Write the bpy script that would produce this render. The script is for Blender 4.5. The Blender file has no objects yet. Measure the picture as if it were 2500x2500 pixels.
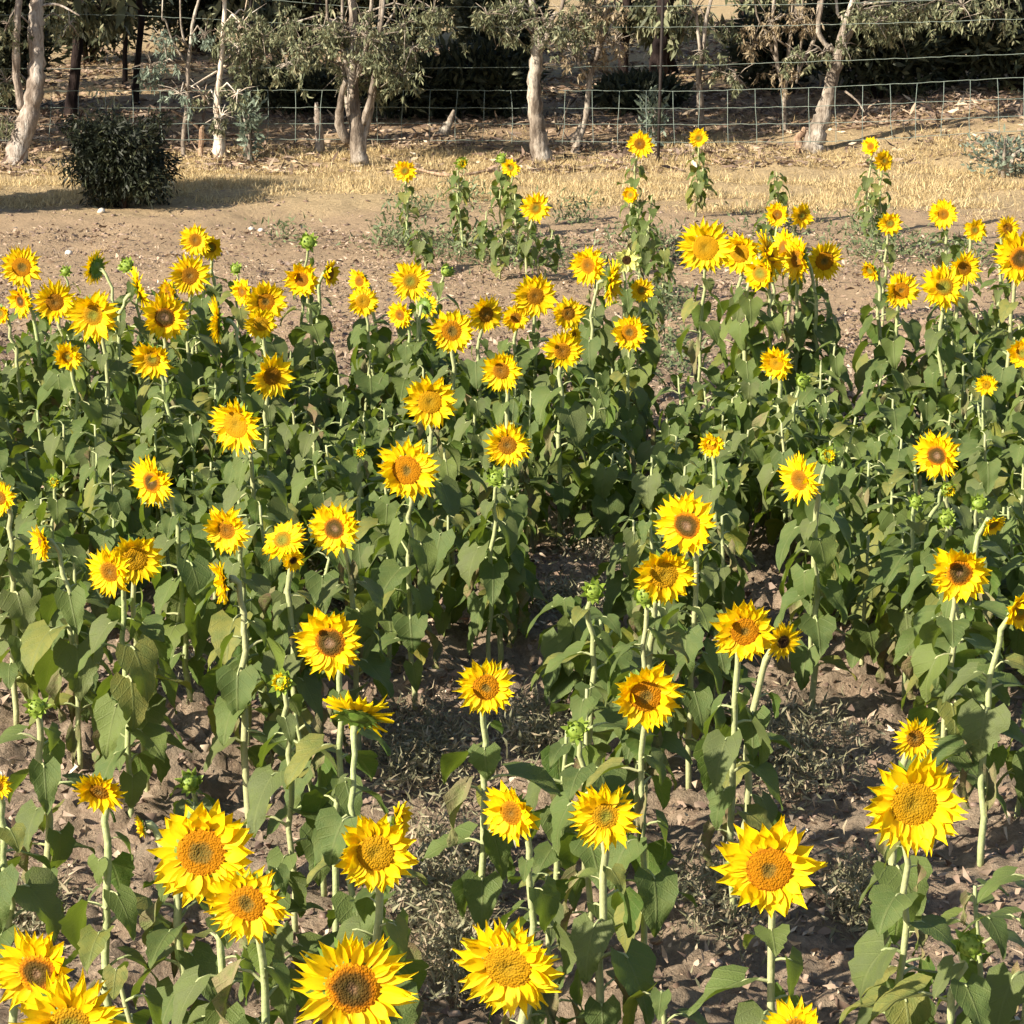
import bpy, math, random
import numpy as np
from mathutils import Vector, Matrix, Euler

# ------------------------------------------------------------------ camera
SRC = 2500.0
FPX = 6500.0
CAM_H = 3.6
PITCH = math.atan(1680.0 / FPX)
scene = bpy.context.scene
scene.render.resolution_x = 1024
scene.render.resolution_y = 1024
cam_d = bpy.data.cameras.new('camera')
cam_d.sensor_width = 36.0
cam_d.lens = 36.0 * FPX / SRC
cam_d.clip_start = 0.1
cam_d.clip_end = 1500
cam = bpy.data.objects.new('camera', cam_d)
scene.collection.objects.link(cam)
cam.location = (0, 0, CAM_H)
cam.rotation_euler = (math.pi / 2 - PITCH, 0, 0)
scene.camera = cam

# ------------------------------------------------------------------ light
SUN_EL = math.radians(28)
SUN_DIR = Vector((-0.83, -0.56, 0)).normalized() * math.cos(SUN_EL) + Vector((0, 0, math.sin(SUN_EL)))
world = bpy.data.worlds.new('World')
scene.world = world
world.use_nodes = True
wn = world.node_tree
bg = wn.nodes['Background']
sky = wn.nodes.new('ShaderNodeTexSky')
sky.sky_type = 'NISHITA'
sky.sun_disc = False
sky.sun_elevation = SUN_EL
sky.sun_rotation = math.atan2(SUN_DIR.x, SUN_DIR.y)
wn.links.new(sky.outputs[0], bg.inputs[0])
bg.inputs[1].default_value = 0.075
sun_d = bpy.data.lights.new('sun', 'SUN')
sun_d.energy = 5.0
sun_d.angle = math.radians(0.53)
sun_d.color = (1.0, 0.91, 0.76)
sun = bpy.data.objects.new('sun', sun_d)
scene.collection.objects.link(sun)
sun.location = (-20, -16, 20)
sun.rotation_euler = (-SUN_DIR).to_track_quat('-Z', 'Y').to_euler()
scene.view_settings.view_transform = 'Standard'
scene.view_settings.look = 'None'
scene.view_settings.gamma = 1
scene.view_settings.exposure = 1.12

R = random.Random(7)
NR = np.random.RandomState(11)

# ------------------------------------------------------------------ helpers
def tag(o, label=None, cat=None, group=None, kind=None):
    if label: o['label'] = label
    if cat: o['category'] = cat
    if group: o['group'] = group
    if kind: o['kind'] = kind
    return o

def link(o, parent=None):
    scene.collection.objects.link(o)
    if parent is not None: o.parent = parent
    return o

def empty(name, loc):
    o = bpy.data.objects.new(name, None)
    o.empty_display_size = 0.05
    o.location = loc
    return link(o)

def np_mesh(name, V, F, mats, mi=None, uv=None, smooth=False):
    """V (n,3); F (m,k) fixed k; build quickly"""
    V = np.asarray(V, dtype=np.float32); F = np.asarray(F, dtype=np.int32)
    me = bpy.data.meshes.new(name)
    k = F.shape[1]
    me.vertices.add(len(V)); me.vertices.foreach_set('co', V.ravel())
    me.loops.add(F.size); me.loops.foreach_set('vertex_index', F.ravel())
    me.polygons.add(len(F))
    me.polygons.foreach_set('loop_start', np.arange(0, F.size, k, dtype=np.int32))
    if mi is not None: me.polygons.foreach_set('material_index', np.asarray(mi, dtype=np.int32))
    if smooth: me.polygons.foreach_set('use_smooth', np.ones(len(F), dtype=bool))
    if uv is not None:
        l = me.uv_layers.new(name='UVMap')
        l.data.foreach_set('uv', np.asarray(uv, dtype=np.float32)[F.ravel()].ravel())
    for m in mats: me.materials.append(m)
    me.update(calc_edges=True)
    me.validate()
    return me

class MB:
    """collects quads and triangles into one mesh"""
    def __init__(s): s.v = []; s.f = []; s.uv = []; s.m = []
    def grid(s, pts, nu, nv, uvs=None, closed=False, m=0, flip=False):
        b = len(s.v); s.v += pts
        s.uv += uvs if uvs else [(0.5, 0.5)] * len(pts)
        for j in range(nv - 1):
            for i in range(nu if closed else nu - 1):
                i2 = (i + 1) % nu
                q = (b + j * nu + i, b + j * nu + i2, b + (j + 1) * nu + i2, b + (j + 1) * nu + i)
                s.f.append(q[::-1] if flip else q); s.m.append(m)
    def tube(s, path, radii, n=8, m=0, cap=True, rough=0.0):
        pts = []; uvs = []
        prev = None
        L = len(path)
        for k in range(L):
            p = Vector(path[k])
            t = (Vector(path[min(k + 1, L - 1)]) - Vector(path[max(k - 1, 0)])).normalized()
            if prev is None:
                a = Vector((1, 0, 0)) if abs(t.x) < 0.9 else Vector((0, 1, 0))
                prev = (a - t * a.dot(t)).normalized()
            else:
                prev = (prev - t * prev.dot(t)).normalized()
            b = t.cross(prev)
            for i in range(n):
                an = 2 * math.pi * i / n
                r = radii[k] * (1 + (R.uniform(-rough, rough) if rough else 0))
                pts.append(tuple(p + (prev * math.cos(an) + b * math.sin(an)) * r))
                uvs.append((i / n, k / max(1, L - 1)))
        b0 = len(s.v)
        s.grid(pts, n, L, uvs, closed=True, m=m)
        if cap:
            s.f.append(tuple(b0 + (L - 1) * n + i for i in range(n))); s.m.append(m)
            s.f.append(tuple(b0 + i for i in reversed(range(n)))); s.m.append(m)
    def mesh(s, name, mats, smooth=True):
        me = bpy.data.meshes.new(name)
        me.from_pydata(s.v, [], s.f)
        me.polygons.foreach_set('material_index', s.m)
        if smooth: me.polygons.foreach_set('use_smooth', [True] * len(s.f))
        l = me.uv_layers.new(name='UVMap')
        idx = np.empty(len(me.loops), dtype=np.int32); me.loops.foreach_get('vertex_index', idx)
        l.data.foreach_set('uv', np.asarray(s.uv, dtype=np.float32)[idx].ravel())
        for m in mats: me.materials.append(m)
        me.update()
        return me
    def build(s, name, mats, parent=None, smooth=True):
        o = bpy.data.objects.new(name, s.mesh(name, mats, smooth))
        return link(o, parent)

cp, sp = math.cos(PITCH), math.sin(PITCH)
def ray(x, y):
    a = (x - 1250.0) / FPX; b = -(y - 1250.0) / FPX
    return Vector((a, cp + b * sp, -sp + b * cp))
def at_scale(x, y, s):
    return Vector((0, 0, CAM_H)) + ray(x, y) * (FPX / s)
def scale_for_height(y, z):
    return (y + 430.0) * cp / (CAM_H - z)
def project(p):
    d = Vector(p) - Vector((0, 0, CAM_H))
    zc = d.y * cp - d.z * sp
    return (1250 + FPX * d.x / zc, 1250 - FPX * (d.y * sp + d.z * cp) / zc, FPX / zc)

# lattice noise
_L = NR.rand(256, 256)
def vnoise(x, y):
    xi = np.floor(x).astype(int); yi = np.floor(y).astype(int)
    fx = x - xi; fy = y - yi
    fx = fx * fx * (3 - 2 * fx); fy = fy * fy * (3 - 2 * fy)
    g = lambda a, b: _L[a & 255, b & 255]
    return (g(xi, yi) * (1 - fx) + g(xi + 1, yi) * fx) * (1 - fy) + (g(xi, yi + 1) * (1 - fx) + g(xi + 1, yi + 1) * fx) * fy
def smooth(a, b, x):
    t = np.clip((x - a) / (b - a), 0, 1)
    return t * t * (3 - 2 * t)
def terrain(x, y):
    x = np.asarray(x, dtype=float); y = np.asarray(y, dtype=float)
    z = 0.12 * smooth(27.5, 32, y) + 0.34 * smooth(0.5, 6, x) * smooth(26, 31.5, y)
    z = z + 0.02 * np.clip(y - 32, 0, 500) * 0.6
    z = z + (vnoise(x * 0.6 + 3, y * 0.6) - 0.5) * 0.10 * smooth(22, 26, y)
    z = z + (vnoise(x * 2.1, y * 2.1) - 0.5) * 0.05
    return z
def micro(x, y):
    a = np.abs(vnoise(x * 7, y * 7) - 0.5) * 0.09
    b = (vnoise(x * 17 + 9, y * 17) - 0.5) * 0.05
    c = np.clip(vnoise(x * 31 + 5, y * 29) - 0.55, 0, 1) * 0.07
    m = vnoise(x * 1.3 + 40, y * 1.3)
    return (a * 1.3 + b * 1.5 + c * 1.5) * (0.35 + 1.3 * m) + (vnoise(x * 3.1 + 60, y * 3.1) - 0.5) * 0.07
def gz(x, y):
    return float(terrain(x, y))

# ------------------------------------------------------------------ materials
def mat(name):
    m = bpy.data.materials.new(name); m.use_nodes = True
    nt = m.node_tree
    for n in list(nt.nodes): nt.nodes.remove(n)
    out = nt.nodes.new('ShaderNodeOutputMaterial')
    bs = nt.nodes.new('ShaderNodeBsdfPrincipled')
    nt.links.new(bs.outputs[0], out.inputs[0])
    return m, nt, bs, out
def N(nt, t, **kw):
    n = nt.nodes.new(t)
    for k, v in kw.items():
        if isinstance(v, (int, float, tuple, str, bool)) and hasattr(n, k): setattr(n, k, v)
    return n
def ramp(nt, fac, stops, interp='LINEAR'):
    n = nt.nodes.new('ShaderNodeValToRGB')
    cr = n.color_ramp; cr.interpolation = interp
    while len(cr.elements) < len(stops): cr.elements.new(0.5)
    for e, (p, c) in zip(cr.elements, stops):
        e.position = p; e.color = (*c, 1) if len(c) == 3 else c
    nt.links.new(fac, n.inputs[0]); return n.outputs[0]
def noise(nt, scale, detail=4, vec=None, rough=0.5):
    n = nt.nodes.new('ShaderNodeTexNoise'); n.inputs['Scale'].default_value = scale
    n.inputs['Detail'].default_value = detail; n.inputs['Roughness'].default_value = rough
    if vec is not None: nt.links.new(vec, n.inputs['Vector'])
    return n.outputs['Fac']
def mix(nt, fac, a, b, mode='MIX'):
    n = nt.nodes.new('ShaderNodeMix'); n.data_type = 'RGBA'; n.blend_type = mode
    for sock, v in ((n.inputs[0], fac), (n.inputs[6], a), (n.inputs[7], b)):
        if hasattr(v, 'is_output'): nt.links.new(v, sock)
        else: sock.default_value = v if not isinstance(v, tuple) or len(v) == 4 else (*v, 1)
    return n.outputs[2]
def mth(nt, op, a, b=None, clamp=False):
    n = nt.nodes.new('ShaderNodeMath'); n.operation = op; n.use_clamp = clamp
    for i, v in enumerate((a, b)):
        if v is None: continue
        if hasattr(v, 'is_output'): nt.links.new(v, n.inputs[i])
        else: n.inputs[i].default_value = v
    return n.outputs[0]
def mrange(nt, v, a, b, c=0.0, d=1.0):
    n = nt.nodes.new('ShaderNodeMapRange'); n.interpolation_type = 'SMOOTHSTEP'
    nt.links.new(v, n.inputs[0])
    for i, q in enumerate((a, b, c, d)): n.inputs[i + 1].default_value = q
    return n.outputs[0]
def bump(nt, bs, h, strength=0.4, dist=0.01):
    n = nt.nodes.new('ShaderNodeBump'); n.inputs['Strength'].default_value = strength
    n.inputs['Distance'].default_value = dist
    nt.links.new(h, n.inputs['Height']); nt.links.new(n.outputs[0], bs.inputs['Normal'])
def add_translucent(nt, bs, out, col, fac):
    tr = nt.nodes.new('ShaderNodeBsdfTranslucent'); mx = nt.nodes.new('ShaderNodeMixShader')
    mx.inputs[0].default_value = fac
    if hasattr(col, 'is_output'): nt.links.new(col, tr.inputs[0])
    else: tr.inputs[0].default_value = (*col, 1)
    nt.links.new(bs.outputs[0], mx.inputs[1]); nt.links.new(tr.outputs[0], mx.inputs[2])
    nt.links.new(mx.outputs[0], out.inputs[0])

def leaf_material(name, stops, trans=0.30, rough=0.5):
    m, nt, bs, out = mat(name)
    oi = nt.nodes.new('ShaderNodeObjectInfo'); tc = nt.nodes.new('ShaderNodeTexCoord')
    base = ramp(nt, oi.outputs['Random'], stops)
    vadd = nt.nodes.new('ShaderNodeVectorMath'); vadd.operation = 'ADD'
    nt.links.new(tc.outputs['Object'], vadd.inputs[0]); nt.links.new(oi.outputs['Location'], vadd.inputs[1])
    n1 = noise(nt, 4, 6, vadd.outputs[0])
    base = mix(nt, mrange(nt, n1, 0.38, 0.70, 0, 0.75), base, (0.14, 0.185, 0.044))
    sx = nt.nodes.new('ShaderNodeSeparateXYZ'); nt.links.new(tc.outputs['UV'], sx.inputs[0])
    u = mth(nt, 'ABSOLUTE', mth(nt, 'SUBTRACT', sx.outputs[0], 0.5))
    mid = mrange(nt, u, 0.012, 0.032, 1, 0)
    s = mth(nt, 'FRACT', mth(nt, 'MULTIPLY', mth(nt, 'SUBTRACT', sx.outputs[1], mth(nt, 'MULTIPLY', u, 0.75)), 5.0))
    side = mrange(nt, mth(nt, 'ABSOLUTE', mth(nt, 'SUBTRACT', s, 0.5)), 0.03, 0.09, 0.55, 0)
    v = mth(nt, 'MAXIMUM', mid, side)
    base = mix(nt, mth(nt, 'MULTIPLY', v, 0.55), base, (0.20, 0.23, 0.085))
    geo = nt.nodes.new('ShaderNodeNewGeometry')
    base = mix(nt, mth(nt, 'MULTIPLY', geo.outputs['Backfacing'], 0.4), base, (0.13, 0.15, 0.06))
    nt.links.new(base, bs.inputs['Base Color'])
    bs.inputs['Roughness'].default_value = rough
    bs.inputs['Specular IOR Level'].default_value = 0.18
    bump(nt, bs, mth(nt, 'ADD', noise(nt, 40, 3, tc.outputs['Object']), mth(nt, 'MULTIPLY', v, -0.7)), 0.45, 0.008)
    add_translucent(nt, bs, out, (0.20, 0.28, 0.02), trans)
    return m

M = {}
M['leaf'] = leaf_material('sunflower_leaf', [(0, (0.066, 0.120, 0.030)), (0.5, (0.092, 0.155, 0.036)), (0.8, (0.125, 0.185, 0.040)), (1, (0.18, 0.23, 0.044))])
M['leaf_pale'] = leaf_material('weathered_leaf', [(0, (0.10, 0.13, 0.05)), (1, (0.16, 0.18, 0.07))])
M['leaf_yellow'] = leaf_material('yellowing_leaf', [(0, (0.24, 0.24, 0.045)), (1, (0.34, 0.30, 0.07))])
M['leaf_dry'] = leaf_material('withered_leaf', [(0, (0.16, 0.11, 0.065)), (1, (0.30, 0.22, 0.12))], trans=0.08, rough=0.8)

def simple(name, c1, c2, scale=20, rough=0.6, b=0.3, trans=None, tcol=None, spec=0.3, coord='Object', rnd=None):
    m, nt, bs, out = mat(name)
    tc = nt.nodes.new('ShaderNodeTexCoord')
    n1 = noise(nt, scale, 5, tc.outputs[coord], 0.6)
    col = ramp(nt, n1, [(0.32, c1), (0.68, c2)])
    if rnd:
        oi = nt.nodes.new('ShaderNodeObjectInfo')
        col = mix(nt, mth(nt, 'MULTIPLY', oi.outputs['Random'], 0.7), col, rnd)
    nt.links.new(col, bs.inputs['Base Color']); bs.inputs['Roughness'].default_value = rough
    bs.inputs['Specular IOR Level'].default_value = spec
    if b: bump(nt, bs, n1, b, 0.01)
    if trans: add_translucent(nt, bs, out, tcol or c2, trans)
    return m
M['stem'] = simple('green_stem', (0.27, 0.34, 0.13), (0.42, 0.46, 0.22), 60, 0.6, 0.3, rnd=(0.40, 0.38, 0.20))
M['stem_dry'] = simple('dry_stem', (0.36, 0.27, 0.16), (0.55, 0.45, 0.28), 50, 0.8, 0.3)
M['bract'] = simple('green_bract', (0.10, 0.18, 0.025), (0.20, 0.30, 0.05), 40, 0.5, 0.2, trans=0.15, tcol=(0.25, 0.4, 0.03))
M['bud'] = simple('bud_bract', (0.16, 0.25, 0.03), (0.30, 0.38, 0.06), 60, 0.5, 0.2, trans=0.15, tcol=(0.35, 0.45, 0.03))
M['wire'] = simple('galvanised_wire', (0.12, 0.155, 0.13), (0.24, 0.28, 0.24), 30, 0.5, 0)
M['post'] = simple('dark_steel_post', (0.010, 0.008, 0.007), (0.03, 0.02, 0.016), 30, 0.7, 0.3)

# petals: uv.x across, uv.y along (0 base, 1 tip)
def petal_material(name, base, tip, back):
    m, nt, bs, out = mat(name)
    tc = nt.nodes.new('ShaderNodeTexCoord'); oi = nt.nodes.new('ShaderNodeObjectInfo')
    sx = nt.nodes.new('ShaderNodeSeparateXYZ'); nt.links.new(tc.outputs['UV'], sx.inputs[0])
    col = ramp(nt, sx.outputs[1], [(0.0, base), (0.28, tuple(0.35 * a + 0.65 * b for a, b in zip(base, tip))), (0.6, tip)])
    st = nt.nodes.new('ShaderNodeTexWave'); st.inputs['Scale'].default_value = 9; st.inputs['Distortion'].default_value = 1.2
    st.bands_direction = 'X'
    nt.links.new(tc.outputs['UV'], st.inputs['Vector'])
    col = mix(nt, mth(nt, 'MULTIPLY', st.outputs['Fac'], 0.16), col, tuple(c * 0.72 for c in tip))
    n1 = noise(nt, 14, 3, tc.outputs['Object'])
    col = mix(nt, mrange(nt, n1, 0.5, 0.75, 0, 0.2), col, base)
    geo = nt.nodes.new('ShaderNodeNewGeometry')
    col = mix(nt, mth(nt, 'MULTIPLY', geo.outputs['Backfacing'], 0.35), col, back)
    nt.links.new(col, bs.inputs['Base Color'])
    bs.inputs['Roughness'].default_value = 0.55; bs.inputs['Specular IOR Level'].default_value = 0.25
    bump(nt, bs, st.outputs['Fac'], 0.25, 0.003)
    add_translucent(nt, bs, out, tuple(c * 0.95 for c in tip), 0.30)
    return m
M['petal'] = petal_material('yellow_petal', (0.88, 0.44, 0.001), (0.95, 0.69, 0.001), (0.92, 0.64, 0.005))
M['petal_pale'] = petal_material('pale_petal', (0.80, 0.78, 0.16), (0.90, 0.88, 0.30), (0.8, 0.8, 0.3))
M['petal_old'] = petal_material('fading_petal', (0.55, 0.25, 0.01), (0.78, 0.50, 0.03), (0.6, 0.42, 0.06))

def disc_material(name, stops):
    m, nt, bs, out = mat(name)
    tc = nt.nodes.new('ShaderNodeTexCoord')
    sx = nt.nodes.new('ShaderNodeSeparateXYZ'); nt.links.new(tc.outputs['UV'], sx.inputs[0])
    n1 = noise(nt, 35, 4, tc.outputs['Object'], 0.7)
    oi = nt.nodes.new('ShaderNodeObjectInfo'); vadd = nt.nodes.new('ShaderNodeVectorMath'); vadd.operation = 'ADD'
    nt.links.new(tc.outputs['Object'], vadd.inputs[0]); nt.links.new(oi.outputs['Location'], vadd.inputs[1])
    n0 = noise(nt, 22, 2, vadd.outputs[0])
    r = mth(nt, 'ADD', sx.outputs[0], mth(nt, 'ADD', mth(nt, 'MULTIPLY', mth(nt, 'SUBTRACT', n1, 0.5), 0.30), mth(nt, 'MULTIPLY', mth(nt, 'SUBTRACT', n0, 0.5), 0.45)))
    r = mth(nt, 'ADD', r, mth(nt, 'MULTIPLY', mth(nt, 'SUBTRACT', oi.outputs['Random'], 0.5), 0.22))
    col = ramp(nt, r, stops)
    vo = nt.nodes.new('ShaderNodeTexVoronoi'); vo.inputs['Scale'].default_value = 190
    nt.links.new(tc.outputs['Object'], vo.inputs['Vector'])
    d = mrange(nt, vo.outputs['Distance'], 0.2, 0.7, 0, 0.35)
    col = mix(nt, d, col, tuple(c * 0.45 for c in stops[len(stops) // 2][1]))
    nt.links.new(col, bs.inputs['Base Color'])
    bs.inputs['Roughness'].default_value = 0.85; bs.inputs['Specular IOR Level'].default_value = 0.1
    bump(nt, bs, mth(nt, 'SUBTRACT', n1, vo.outputs['Distance']), 0.8, 0.004)
    return m
M['disc_orange'] = disc_material('golden_brown_disc', [(0, (0.30, 0.19, 0.012)), (0.5, (0.42, 0.22, 0.005)), (0.8, (0.46, 0.23, 0.004)), (1, (0.66, 0.36, 0.003))])
M['disc_ring'] = disc_material('ringed_disc', [(0, (0.10, 0.085, 0.02)), (0.26, (0.17, 0.11, 0.02)), (0.42, (0.38, 0.155, 0.004)), (0.8, (0.42, 0.165, 0.003)), (0.9, (0.32, 0.11, 0.003)), (1, (0.60, 0.28, 0.003))])
M['disc_brown'] = disc_material('brown_disc', [(0, (0.19, 0.12, 0.03)), (0.3, (0.22, 0.10, 0.009)), (0.7, (0.28, 0.115, 0.005)), (1, (0.52, 0.24, 0.003))])
M['disc_green'] = disc_material('green_centred_disc', [(0, (0.17, 0.20, 0.03)), (0.35, (0.20, 0.18, 0.02)), (0.6, (0.32, 0.17, 0.007)), (1, (0.60, 0.31, 0.003))])
M['disc_dark'] = disc_material('dark_disc', [(0, (0.26, 0.17, 0.11)), (0.2, (0.17, 0.10, 0.05)), (0.35, (0.06, 0.045, 0.012)), (0.62, (0.11, 0.055, 0.008)), (0.78, (0.44, 0.15, 0.003)), (1, (0.68, 0.32, 0.003))])
M['disc_black'] = disc_material('nearly_black_disc', [(0, (0.03, 0.015, 0.008)), (0.7, (0.06, 0.03, 0.01)), (1, (0.3, 0.2, 0.02))])

# ground
m, nt, bs, out = mat('field_ground')
geo = nt.nodes.new('ShaderNodeNewGeometry'); P = geo.outputs['Position']
sx = nt.nodes.new('ShaderNodeSeparateXYZ'); nt.links.new(P, sx.inputs[0])
nf = noise(nt, 22, 8, P, 0.72); nm = noise(nt, 5, 5, P, 0.6); nl = noise(nt, 0.7, 4, P, 0.55); nf2 = noise(nt, 85, 4, P, 0.7)
soil = ramp(nt, nf, [(0.3, (0.16, 0.11, 0.072)), (0.5, (0.33, 0.24, 0.165)), (0.72, (0.50, 0.38, 0.265))])
soil = mix(nt, mrange(nt, nm, 0.35, 0.7, 0, 0.6), soil, (0.24, 0.20, 0.145))
soil = mix(nt, mrange(nt, nf2, 0.60, 0.72, 0, 0.6), soil, (0.46, 0.36, 0.26))
track = ramp(nt, nf, [(0.3, (0.34, 0.235, 0.145)), (0.7, (0.50, 0.365, 0.23))])
straw = ramp(nt, nf, [(0.3, (0.34, 0.245, 0.13)), (0.7, (0.60, 0.46, 0.26))])
litter = ramp(nt, nf, [(0.3, (0.24, 0.155, 0.10)), (0.7, (0.48, 0.34, 0.225))])
wy = mth(nt, 'ADD', sx.outputs[1], mth(nt, 'MULTIPLY', mth(nt, 'SUBTRACT', nl, 0.5), 3.0))
wy = mth(nt, 'ADD', wy, mth(nt, 'MULTIPLY', mth(nt, 'SUBTRACT', nm, 0.5), 2.0))
c = mix(nt, mrange(nt, wy, 17.0, 19.5), soil, track)
c = mix(nt, mth(nt, 'MULTIPLY', mrange(nt, wy, 24.5, 26.5), 0.85), c, straw)
c = mix(nt, mth(nt, 'MULTIPLY', mrange(nt, wy, 29.5, 31.3), 0.85), c, litter)
c = mix(nt, mth(nt, 'MULTIPLY', mrange(nt, wy, 34.0, 35.5), 0.8), c, straw)
nt.links.new(c, bs.inputs['Base Color']); bs.inputs['Roughness'].default_value = 0.95
bs.inputs['Specular IOR Level'].default_value = 0.1
bump(nt, bs, mth(nt, 'ADD', nf, mth(nt, 'MULTIPLY', nf2, 0.5)), 0.9, 0.035)
M['ground'] = m

def bark(name, a, b, c_, sc=6):
    m, nt, bs, out = mat(name)
    tc = nt.nodes.new('ShaderNodeTexCoord'); mp = nt.nodes.new('ShaderNodeMapping')
    mp.inputs['Scale'].default_value = (1, 1, 0.28)
    nt.links.new(tc.outputs['Object'], mp.inputs[0])
    n1 = noise(nt, sc, 6, mp.outputs[0], 0.6); n2 = noise(nt, sc * 5, 4, mp.outputs[0], 0.7)
    col = ramp(nt, n1, [(0.36, a), (0.5, b), (0.66, c_)])
    col = mix(nt, mrange(nt, n2, 0.45, 0.65, 0, 0.75), col, a)
    nt.links.new(col, bs.inputs['Base Color']); bs.inputs['Roughness'].default_value = 0.85
    bs.inputs['Specular IOR Level'].default_value = 0.15
    bump(nt, bs, mth(nt, 'ADD', n1, n2), 0.7, 0.03)
    return m
M['bark_pale'] = bark('pale_gum_bark', (0.15, 0.115, 0.09), (0.37, 0.31, 0.26), (0.58, 0.53, 0.47))
M['bark_white'] = bark('white_gum_bark', (0.50, 0.38, 0.28), (0.72, 0.63, 0.52), (0.84, 0.78, 0.68), 4)
M['bark_brown'] = bark('brown_gum_bark', (0.09, 0.068, 0.052), (0.30, 0.25, 0.20), (0.56, 0.50, 0.42))
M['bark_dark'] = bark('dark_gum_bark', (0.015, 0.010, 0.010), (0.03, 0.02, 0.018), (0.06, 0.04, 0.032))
M['driftwood'] = bark('fallen_bark', (0.20, 0.12, 0.08), (0.42, 0.29, 0.19), (0.62, 0.48, 0.34), 12)

def foliage(name, stops, trans=0.15):
    m, nt, bs, out = mat(name)
    geo = nt.nodes.new('ShaderNodeNewGeometry')
    col = ramp(nt, geo.outputs['Random Per Island'], stops)
    n1 = noise(nt, 2.2, 3, geo.outputs['Position'])
    col = mix(nt, mrange(nt, n1, 0.4, 0.7, 0, 0.4), col, tuple(c * 0.6 for c in stops[0][1]))
    nt.links.new(col, bs.inputs['Base Color']); bs.inputs['Roughness'].default_value = 0.55
    bs.inputs['Specular IOR Level'].default_value = 0.3
    if trans: add_translucent(nt, bs, out, stops[-1][1], trans)
    return m
M['gum_leaf'] = foliage('gum_foliage', [(0, (0.055, 0.068, 0.034)), (0.4, (0.13, 0.145, 0.075)), (0.8, (0.24, 0.25, 0.14)), (1, (0.40, 0.36, 0.22))])
M['gum_leaf_blue'] = foliage('bluish_gum_foliage', [(0, (0.10, 0.13, 0.095)), (0.6, (0.18, 0.22, 0.16)), (1, (0.28, 0.33, 0.25))])
M['gum_leaf_brown'] = foliage('browning_gum_foliage', [(0, (0.16, 0.12, 0.07)), (0.6, (0.30, 0.23, 0.14)), (1, (0.42, 0.34, 0.22))])
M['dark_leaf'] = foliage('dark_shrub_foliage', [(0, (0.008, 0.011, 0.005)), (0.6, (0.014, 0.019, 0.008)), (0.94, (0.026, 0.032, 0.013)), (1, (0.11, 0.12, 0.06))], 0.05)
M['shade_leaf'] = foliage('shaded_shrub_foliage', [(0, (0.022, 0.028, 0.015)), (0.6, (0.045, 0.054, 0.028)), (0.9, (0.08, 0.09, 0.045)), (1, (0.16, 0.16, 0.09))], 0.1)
M['grass_dry'] = foliage('dry_grass', [(0, (0.34, 0.24, 0.12)), (0.5, (0.55, 0.42, 0.21)), (1, (0.76, 0.62, 0.35))], 0.2)
M['weed'] = foliage('weed_foliage', [(0, (0.15, 0.15, 0.085)), (0.5, (0.26, 0.25, 0.145)), (0.8, (0.36, 0.29, 0.19)), (1, (0.50, 0.40, 0.27))], 0.1)
M['weed_green'] = foliage('green_weed_foliage', [(0, (0.08, 0.11, 0.045)), (0.6, (0.14, 0.18, 0.08)), (1, (0.24, 0.27, 0.14))], 0.15)
M['litter'] = foliage('dry_litter', [(0, (0.10, 0.065, 0.05)), (0.4, (0.26, 0.18, 0.13)), (0.8, (0.42, 0.31, 0.22)), (1, (0.62, 0.50, 0.36))], 0)
M['clod'] = foliage('soil_clods', [(0, (0.15, 0.10, 0.075)), (0.5, (0.28, 0.195, 0.15)), (1, (0.40, 0.29, 0.22))], 0)
M['stone'] = simple('pale_stone', (0.50, 0.44, 0.36), (0.75, 0.68, 0.58), 20, 0.9, 0.4)

# ------------------------------------------------------------------ ground
def build_ground():
    xs = np.concatenate([-np.geomspace(5.0, 160, 26)[::-1][:-1], np.arange(-5.0, 5.0, 0.035), np.geomspace(5.0, 160, 26)])
    ys = np.concatenate([np.linspace(-60, 3, 12), np.arange(3.1, 21, 0.035), np.arange(21, 34, 0.09), np.geomspace(34.1, 420, 70)])
    X, Y = np.meshgrid(xs, ys)
    fade = smooth(4.95, 4.4, -np.abs(X) * -1.0) if False else (1 - smooth(4.2, 5.0, np.abs(X)))
    fy = smooth(3.0, 4.5, Y) * (1 - 0.8 * smooth(16.5, 18.5, Y)) * (1 - smooth(20.0, 21.5, Y))
    Z = terrain(X, Y) + micro(X, Y) * fade * fy
    midf = smooth(20, 21.5, Y) * (1 - smooth(33, 36, Y))
    Z = Z + (vnoise(X * 6, Y * 6) - 0.5) * 0.028 * midf
    V = np.stack([X.ravel(), Y.ravel(), Z.ravel()], 1)
    nx, ny = len(xs), len(ys)
    i, j = np.meshgrid(np.arange(nx - 1), np.arange(ny - 1))
    a = (j * nx + i).ravel()
    F = np.stack([a, a + 1, a + nx + 1, a + nx], 1)
    me = np_mesh('ground', V, F, [M['ground']], smooth=True)
    tag(link(bpy.data.objects.new('ground', me)), kind='structure')
build_ground()
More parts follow.
